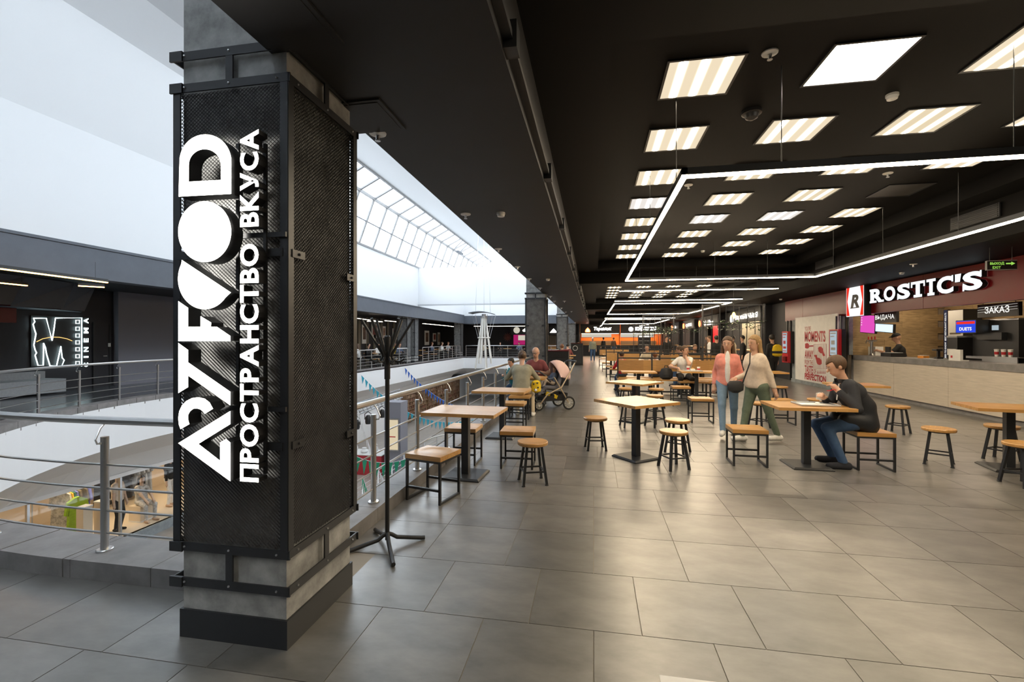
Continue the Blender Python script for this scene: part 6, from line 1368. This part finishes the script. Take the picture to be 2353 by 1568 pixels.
# jacket skirt, collar and lanyard as clothing parts
jk = []; s = 1.78 / 1.74
for sx in (-1, 1): jk.append(('cap', tuple(J['pel'] + Vector((sx * .085, -.03, -.06))), tuple(J['pel'] + Vector((sx * .07, .0, .16))), .118, .114, 0)); jk.append(('cap', tuple(J['pel'] + Vector((sx * .07, 0, .16))), tuple(J['chest'] + Vector((sx * .08, 0, 0))), .114, .118, 0)); jk.append(('cap', tuple(J['pel'] + Vector((sx * .1, .0, -.02))), tuple(J['pel'] + Vector((sx * .11, .2, -.01))), .112, .092, 0))
link('jacket', sdf_mesh('jacket', jk, .013, ['jacket'], k=.03), pt)
nk = J['sh'][0].lerp(J['sh'][1], .5); col = MB()
for i in range(13):
    a = R(-150 + 300 * i / 12 - 90)
    if i < 12:
        a2 = R(-150 + 300 * (i + 1) / 12 - 90); P = lambda an, r_, z: nk + Vector((r_ * math.cos(an), r_ * .95 * math.sin(an) + .02, z)); col.add([P(a, .078, .03), P(a2, .078, .03), P(a2, .088, .08), P(a, .088, .08), P(a, .09, .03), P(a2, .09, .03), P(a2, .1, .078), P(a, .1, .078)], [(0, 1, 2, 3), (7, 6, 5, 4), (3, 2, 6, 7)], 0, True)
col.obj('collar', 'jacket', pt)
ch = J['chest']; MB().bar(tuple(nk + Vector((-.04, .085, .02))), tuple(ch + Vector((-.02, .15, -.1))), .02, .006).obj('lanyard', 'c_white', pt); MB().cbox(tuple(ch + Vector((-.03, .165, -.2))), (.06, .008, .09)).obj('badge', 'c_white', pt)
fk = thing('plastic_fork', 'red plastic fork held in the eating man raised hand', 'fork', tuple(Vector(PY(1922, 898, 6.02)))); MB().tube([(.04, 0, .0), (-.03, 0, .01), (-.07, 0, -.0)], .005, 6).obj('handle', 'red', fk); MB().box(-.1, -.065, -.012, .012, -.006, 0).obj('tines', 'red', fk)
nap = thing('paper_napkin', 'white paper sheet held over the tray by the eating man', 'napkin', tuple(Vector(PY(1889, 913, 6.2)))); MB().prism([(-.06, -.03), (.02, -.05), (.05, .02), (.0, .06), (-.07, .05)], .006, frame((0, 0, 0), (1, 0, 0), (0, -.3, 1))).obj('sheet', 'paper', nap); MB().prism([(-.03, -.03), (.03, -.02), (.02, .03), (-.03, .03)], .01, frame((.01, .02, -.02), (1, 0, 0), (0, .5, 1))).obj('fold', 'paper', nap)
# --- two women walking
b1 = (2.13, 7.85, 0); pt, J = human('woman in pink shirt and jeans walking past the tables', b1, 165, 1.6, None, 3, 6, -10, [(-.17, .2, .86), (.2, -.02, .79)], [(-.09, -.12, .08), (.07, .3, .13)], 'c_pink', 'c_jeans_pale', 'shoe_white', 'hair_brown', 'long', res=.0115, bulk=1.04, elbow=[(-.35, -.9, -.3), (.25, -.9, -.2)])
link('inner_shirt', sdf_mesh('inner_shirt', [('ell', tuple(J['chest'] + Vector((0, .062, -.1))), (.05, .066, .3), [[1, 0, 0], [0, 1, 0], [0, 0, 1]], 0)], .011, ['c_white']), pt)
b2 = (2.43, 7.42, 0); pt, J = human('woman in beige jacket and green trousers walking beside the pink shirt woman', b2, 112, 1.62, None, 4, 8, 6, [(-.22, -.12, .78), (.17, .22, .95)], [(-.09, -.28, .1), (.08, .2, .08)], 'c_beige', 'c_green', 'shoe_white', 'hair_blond', 'long', res=.0115, bulk=1.24, elbow=[(-.3, -.9, -.2), (.25, -.9, -.3)])
bg_ = thing('shoulder_bag', 'black crossbody bag at the side of the woman in the beige jacket', 'bag', PY(1690, 888, 7.3)); MB().lathe([(.04, -.1), (.11, -.06), (.12, .03), (.08, .08)], 12, sy=.55).obj('bag_body', 'nylon', bg_); MB().tube([(.1, 0, .05), (.18, -.06, .35), (.22, .05, .5)], .01, 6).obj('strap', 'nylon', bg_)
# --- white shirt man on the bench
b3 = (2.42, 13.02, 0); pt, J = human('man in white polo shirt resting his cheek on his hand', b3, 178, 1.78, .455, 12, 4, 38, [(-.02, .22, 1.08), (.25, .4, .79)], [(-.15, .35, .08), (.15, .4, .08)], 'c_white', 'c_black', 'shoe_white', 'hair_brown', res=.015, sleeves='short', bulk=1.08, spine=6, elbow=[(-.4, .6, -1), (.8, 0, -.6)])
# --- family by the railing
human('woman in olive sweater seated with her back turned', (-1.42, 8.95, 0), 4, 1.7, .45, 14, 22, 14, [(-.25, .45, .78), (.25, .42, .78)], [(-.1, .3, .08), (.22, .15, .08)], 'c_olive', 'c_sand', 'shoe_white', 'hair_brown', 'bun', res=.014, bulk=1.12, spine=10)
pt, J = human('bald man with glasses in maroon shirt facing the camera', (-1.3, 10.55, 0), 176, 1.76, .45, 8, 18, -12, [(-.2, .38, .8), (.22, .38, .8)], None, 'c_maroon', 'c_khaki', 'shoe_dark', 'hair_grey', 'bald', res=.015, sleeves='short', bulk=1.1, spine=6)
gl = MB(); hd = J['hd']
for sx in (-1, 1): gl.tube([hd(sx * .034 + .024 * math.cos(R(a)), .102, .012 + .018 * math.sin(R(a))) for a in range(0, 360, 45)], .003, 5, closed=True); gl.tube([hd(sx * .058, .1, .014), hd(sx * .078, .0, .01)], .003, 5)
gl.obj('glasses', 'black_plastic', pt)
human('dark haired child in teal between the family members', (-1.72, 10.0, 0), 150, 1.35, .45, 16, 20, 0, None, None, 'c_teal', 'c_jeans', 'shoe_dark', 'hair_dark', res=.018)
# yellow animal shaped bag
yb = thing('animal_backpack', 'small yellow spotted animal backpack hanging beside the table', 'backpack', PY(1232, 888, 9.1)); MB().lathe([(.03, -.13), (.09, -.1), (.1, .0), (.085, .09), (.03, .12)], 14, sy=.6).obj('bag_body', 'c_yellow', yb)
for x, z in ((-.04, .05), (.045, -.02), (-.02, -.06), (.03, .07)): MB().sphere((x, -.055, z), .018, 8, sz=1.).obj('spot', 'black_plastic', yb)
MB().sphere((0, -.06, -.07), .03, 8).obj('muzzle', 'c_white', yb)
# --- pushchair
ps = thing('pushchair', 'pushchair with pale pink hood, grey seat and champagne frame', 'pushchair', (-.93, 10.15, 0), R(-72)); mat('champagne', (.55, .45, .32), .35, metal=.8); mat('pink_hood', (.72, .5, .48), .7); mat('seat_grey', (.16, .16, .19), .85); mat('spoke', (.6, .58, .52), .4)
# local frame: +x forward (child looks -x side of picture), z up
def wheel(x, y, r_, w_=.045):
    rot = Matrix.Rotation(R(90), 3, 'X'); o = MB().tube([(x + (r_ - .022) * math.cos(R(a)), y, r_ + (r_ - .022) * math.sin(R(a))) for a in range(0, 360, 15)], .022, 8, closed=True).obj('wheel', 'rubber', ps)
    hb = MB().tube([(x, y - w_ / 2, r_), (x, y + w_ / 2, r_)], .022, 10)
    for k in range(10): a = R(36 * k); hb.bar((x, y, r_), (x + (r_ - .035) * math.cos(a), y, r_ + (r_ - .035) * math.sin(a)), .014, .01)
    hb.tube([(x + (r_ - .042) * math.cos(R(a)), y, r_ + (r_ - .042) * math.sin(R(a))) for a in range(0, 360, 20)], .008, 6, closed=True); hb.obj('rim', 'spoke', o)
for y in (-.27, .27): wheel(.3, y, .15)
for y in (-.2, .2): wheel(-.38, y, .115)
ps.rotation_euler = (0, 0, R(30))
for y in (-.27, .27):
    MB().tube([(.3, y, .15), (.12, y, .45), (-.05, y * .95, .72)], .016, 8).obj('frame_tube', 'champagne', ps); MB().tube([(-.38, y * .75, .12), (-.2, y * .9, .35), (.12, y, .5), (.36, y * .95, .85), (.46, y * .9, 1.02)], .016, 8).obj('frame_tube', 'champagne', ps)
MB().tube([(.46, -.243, 1.02), (.52, -.2, 1.06), (.52, .2, 1.06), (.46, .243, 1.02)], .018, 8).obj('handlebar', 'black_plastic', ps)
MB().tube([(-.12, -.24, .62), (-.3, -.22, .8), (-.34, -.15, .84), (-.34, .15, .84), (-.3, .22, .8), (-.12, .24, .62)], .018, 8).obj('bumper_bar', 'black_plastic', ps)
seat = sdf_mesh('seat', [('cap', (.08, -.14, .5), (.24, -.13, .92), .05, .045, 0), ('cap', (.08, .14, .5), (.24, .13, .92), .05, .045, 0), ('cap', (.08, 0, .48), (.26, 0, .92), .05, .045, 0), ('cap', (.08, -.12, .47), (-.2, -.12, .5), .05, .04, 0), ('cap', (.08, .12, .47), (-.2, .12, .5), .05, .04, 0), ('cap', (.08, 0, .45), (-.2, 0, .48), .05, .04, 0), ('cap', (-.2, -.1, .48), (-.34, -.1, .34), .04, .03, 0), ('cap', (-.2, .1, .48), (-.34, .1, .34), .04, .03, 0)], .014, ['seat_grey'], k=.03); link('seat', seat, ps)
hood = MB(); n1, n2 = 10, 12; vs = []; fs = []
for i in range(n1 + 1):
    a = R(-25 + 130 * i / n1)
    for j in range(n2 + 1):
        b = R(-90 + 180 * j / n2); r_ = .36 + .006 * math.cos(b * 8); vs.append((.12 - (-1) * .0 + r_ * .95 * math.cos(b) * math.cos(a + R(10)), .245 * math.sin(b), .72 + r_ * math.cos(b) * math.sin(a + R(10))))
for i in range(n1):
    for j in range(n2): k = i * (n2 + 1) + j; fs.append((k, k + 1, k + n2 + 2, k + n2 + 1))
hood.add(vs, fs, 0, True); ho = hood.obj('hood', 'pink_hood', ps); sm = ho.modifiers.new('thick', 'SOLIDIFY'); sm.thickness = .012
MB().box(-.28, .28, -.2, .2, .2, .22).add([(-.3, -.21, .2), (.28, -.21, .2), (.3, -.22, .36), (-.3, -.22, .3), (-.3, .21, .2), (.28, .21, .2), (.3, .22, .36), (-.3, .22, .3)], [(0, 1, 2, 3), (7, 6, 5, 4), (1, 5, 6, 2), (0, 3, 7, 4)]).obj('basket', 'nylon', ps)
MB().box(-.42, -.28, -.13, .13, .3, .33).obj('footrest', 'black_plastic', ps)
ba = thing('toy_packet', 'yellow and black packet in the pushchair basket', 'packet', PY(1268, 908, 10.)); MB().box(-.13, .13, -.05, .05, -.04, .03).obj('wrap', 'c_yellow', ba); MB().box(-.03, .05, -.052, .052, -.042, .032).obj('print_band', 'black_plastic', ba); ba.rotation_euler = (0, R(18), 0)
M_ = Matrix.Rotation(R(30), 3, 'Z'); sp_ = Vector((-.93, 10.15, 0)) + M_ @ Vector((.02, 0, .0))
human('baby in denim jacket sitting in the pushchair', (sp_.x, sp_.y, 0), 120, .78, .53, -14, 8, 0, [(-.07, .14, .68), (.07, .15, .68)], [(-.06, .24, .47), (.06, .26, .46)], 'c_bluegrey', 'c_beige', 'c_beige', 'hair_red', res=.011, bulk=1.15)
# --- people farther away
human('man in white cap and khaki jacket walking up the aisle', (-.06, 31.6, 0), 178, 1.68, None, 0, 4, 0, None, [(-.1, -.1, .08), (.1, .18, .08)], 'c_khaki', 'c_jeans', 'shoe_white', 'c_white', 'cap', res=.024, bulk=1.2)
human('person in grey hoodie seated by the railing facing away', (-1.3, 19.2, 0), 10, 1.7, .45, 10, 10, 0, None, None, 'c_grey', 'c_sand', 'shoe_white', 'hair_red', res=.022, bulk=1.1)
human('person in maroon behind the grey hoodie person', (-1.35, 24.0, 0), 0, 1.7, .45, 8, 10, 0, None, None, 'c_maroon', 'c_grey', 'shoe_white', 'hair_dark', res=.026)
b5 = PX(2076, 790, 8.35); human('restaurant employee in black shirt and cap at the drink tap', (8.35, b5[1], 0), 62, 1.74, None, 12, 22, 0, [(-.12, .5, 1.22), (.15, .48, 1.2)], None, 'c_black', 'c_black', 'shoe_dark', 'c_black', 'cap', res=.016, sleeves='short')
human('dark person with yellow backpack standing left of the order screens', (5.95, 16.6, 0), 20, 1.72, None, 6, 8, 0, None, None, 'c_black', 'c_black', 'shoe_dark', 'hair_dark', res=.02)
yk = thing('delivery_backpack', 'bright yellow and black backpack on the person left of the order screens', 'backpack', (6.0, 16.42, 1.2)); MB().lathe([(.08, -.22), (.15, -.18), (.16, .0), (.13, .13), (.05, .18)], 14, sy=.6).obj('bag_body', 'c_yellow', yk); MB().lathe([(.158, -.12), (.163, -.1), (.164, -.06), (.16, -.04)], 14, sy=.62).obj('dark_band', 'black_plastic', yk)
human('man in black sweater bending over a table beyond the bench', (3.05, 15.5, 0), 60, 1.78, .45, 28, 24, 0, [(-.2, .45, .8), (.2, .45, .8)], None, 'c_black', 'c_jeans', 'shoe_dark', 'hair_brown', res=.018, bulk=1.15)
human('child in red jacket seated behind the nearest bench', (.82, 13.68, 0), 8, 1.4, .455, 6, 4, 0, None, None, 'c_red', 'c_jeans', 'shoe_dark', 'hair_brown', res=.018, bulk=1.08)
human('child with reddish hair seated behind the nearest bench', (1.75, 13.68, 0), 0, 1.38, .455, 4, 4, 0, None, None, 'c_brown', 'c_jeans', 'shoe_dark', 'hair_red', res=.02)
far = [((2.0, 17.9), 170, .455, 'c_sand', 'c_black', 'hair_dark', 'person in sand top behind the bench, leaning on the table'), ((3.7, 17.9), 180, .455, 'c_black', 'c_black', 'hair_brown', 'seated person in black resting head on hand by the rod partition'), ((3.7, 24.6), 200, None, 'c_black', 'c_black', 'hair_dark', 'standing person in black before the pastry shop'), ((5.5, 23.2), 80, None, 'c_white', 'c_black', 'hair_brown', 'standing person in white and black near the shop row'), ((5.7, 24.4), 100, None, 'c_brown', 'c_black', 'hair_brown', 'standing long haired person in brown near the shop row'), ((5.2, 20.8), 10, None, 'c_black', 'c_black', 'hair_dark', 'tall standing person in black with bag near the shop row'), ((.9, 42.6), 30, None, 'c_black', 'c_black', 'hair_dark', 'customer in black at the orange restaurant counter, left'), ((1.8, 42.6), -20, None, 'c_brown', 'c_jeans', 'hair_brown', 'customer in brown at the orange restaurant counter, right'), ((-1.0, 30.5), 0, .45, 'c_olive', 'c_black', 'hair_brown', 'seated person in olive beside the far aisle'), ((6.1, 21.6), 90, None, 'c_sand', 'c_black', 'hair_dark', 'person in sand shirt at the dumpling shop counter, left'), ((6.2, 20.6), 80, None, 'c_black', 'c_black', 'hair_dark', 'person in black at the dumpling shop counter, right'), ((5.7, 36.), 20, None, 'c_black', 'c_black', 'hair_dark', 'standing person in black before the pastry shop at right')]
for (xy, rz_, st, tp_, lg_, hr, lb) in far: human(lb, (xy[0], xy[1], 0), rz_, 1.72, st, 8 if st else 2, 10, 0, None, None, tp_, lg_, 'shoe_dark', hr, 'long' if 'long' in lb else 'short', res=.026)
for k, x in enumerate((.5, 2.0)): pass
opp = [(826, -12.0, -70, 'c_white', 'hair_brown', 'woman in white with long hair seated behind the opposite railing, leftmost'), (843, -12.8, 90, 'c_black', 'hair_dark', 'person in black seated second behind the opposite railing'), (864, -12.6, 90, 'c_white', 'hair_dark', 'person in white bending over a table behind the opposite railing'), (903, -13., 90, 'c_yellow', 'hair_brown', 'person in yellow seated behind the coat rack on the opposite balcony'), (916, -11.9, 60, 'c_bluegrey', 'hair_brown', 'person in blue grey seated left of the double column'), (990, -12.4, 90, 'c_bluegrey', 'hair_red', 'person in dark blue seated right of the double column'), (1013, -12.0, 90, 'c_white', 'hair_brown', 'person in white seated in the middle of the right balcony part'), (1028, -12.0, 60, 'c_grey', 'hair_red', 'person in grey with a red bag seated near the balcony corner')]
for (px, X, rz_, tp_, hr, lb) in opp: q = PX(px, 800, X); human(lb, (X, q[1], 0), rz_ - 180, 1.68, .45, 10, 14, 0, None, None, tp_, 'c_black', 'shoe_dark', hr, 'long' if 'long' in lb else 'short', res=.03)
for k, (px, tp_, lb) in enumerate(((1113, 'c_sand', 'person in sand colour seated behind the hanging sculpture'), (1150, 'c_black', 'person in black and white seated behind the far railing'), (1193, 'c_bluegrey', 'child in blue jacket seated left of the second pillar'))): q = PY(px, 805, 39.2); human(lb, (q[0], 39.2, 0), 180 if k else 20, 1.6, .45, 8, 12, 0, None, None, tp_, 'c_black', 'shoe_dark', 'hair_brown', res=.034)
# --- mannequins in the clothes shop
mat('mannequin_skin', (.6, .42, .3), .5)
q = PX(270, 1180, -12.9); human('standing mannequin in cream top and black skirt at the shop window', (q[0], q[1], -3.72), -80, 1.62, None, 0, 0, 10, None, [(-.08, 0, .08), (.08, .02, .08)], 'c_beige', 'c_black', 'c_black', 'hair_dark', skin='mannequin_skin', res=.02, name='mannequin', sleeves='short')
q = PX(325, 1165, -13.0); human('seated mannequin with black fringe in a printed dress', (q[0], q[1], -3.72), -100, 1.62, .45, 0, 8, 0, [(-.1, .35, .62), (.1, .38, .62)], None, 'g_print', 'g_print', 'mannequin_skin', 'hair_dark', 'long', skin='mannequin_skin', res=.02, name='mannequin', sleeves='short')
q = PX(390, 1140, -13.2); human('standing mannequin in black jacket and white trousers beside the pillar', (q[0], q[1], -3.72), -85, 1.66, None, 0, 0, 20, None, [(-.08, 0, .08), (.08, .02, .08)], 'c_black', 'c_white', 'mannequin_skin', 'hair_dark', 'long', skin='mannequin_skin', res=.02, name='mannequin')
q = PX(337, 1170, -13.15); st_ = thing('display_block', 'pale display block under the seated mannequin', 'plinth', (PX(325, 1165, -13.)[0], PX(325, 1165, -13.)[1], -3.72)); MB().box(-.2, .2, -.2, .2, 0, .45).obj('block', 'shop_cream', st_); MB().box(-.21, .21, -.21, .21, -.0, .03).obj('base', 'white_plastic', st_)
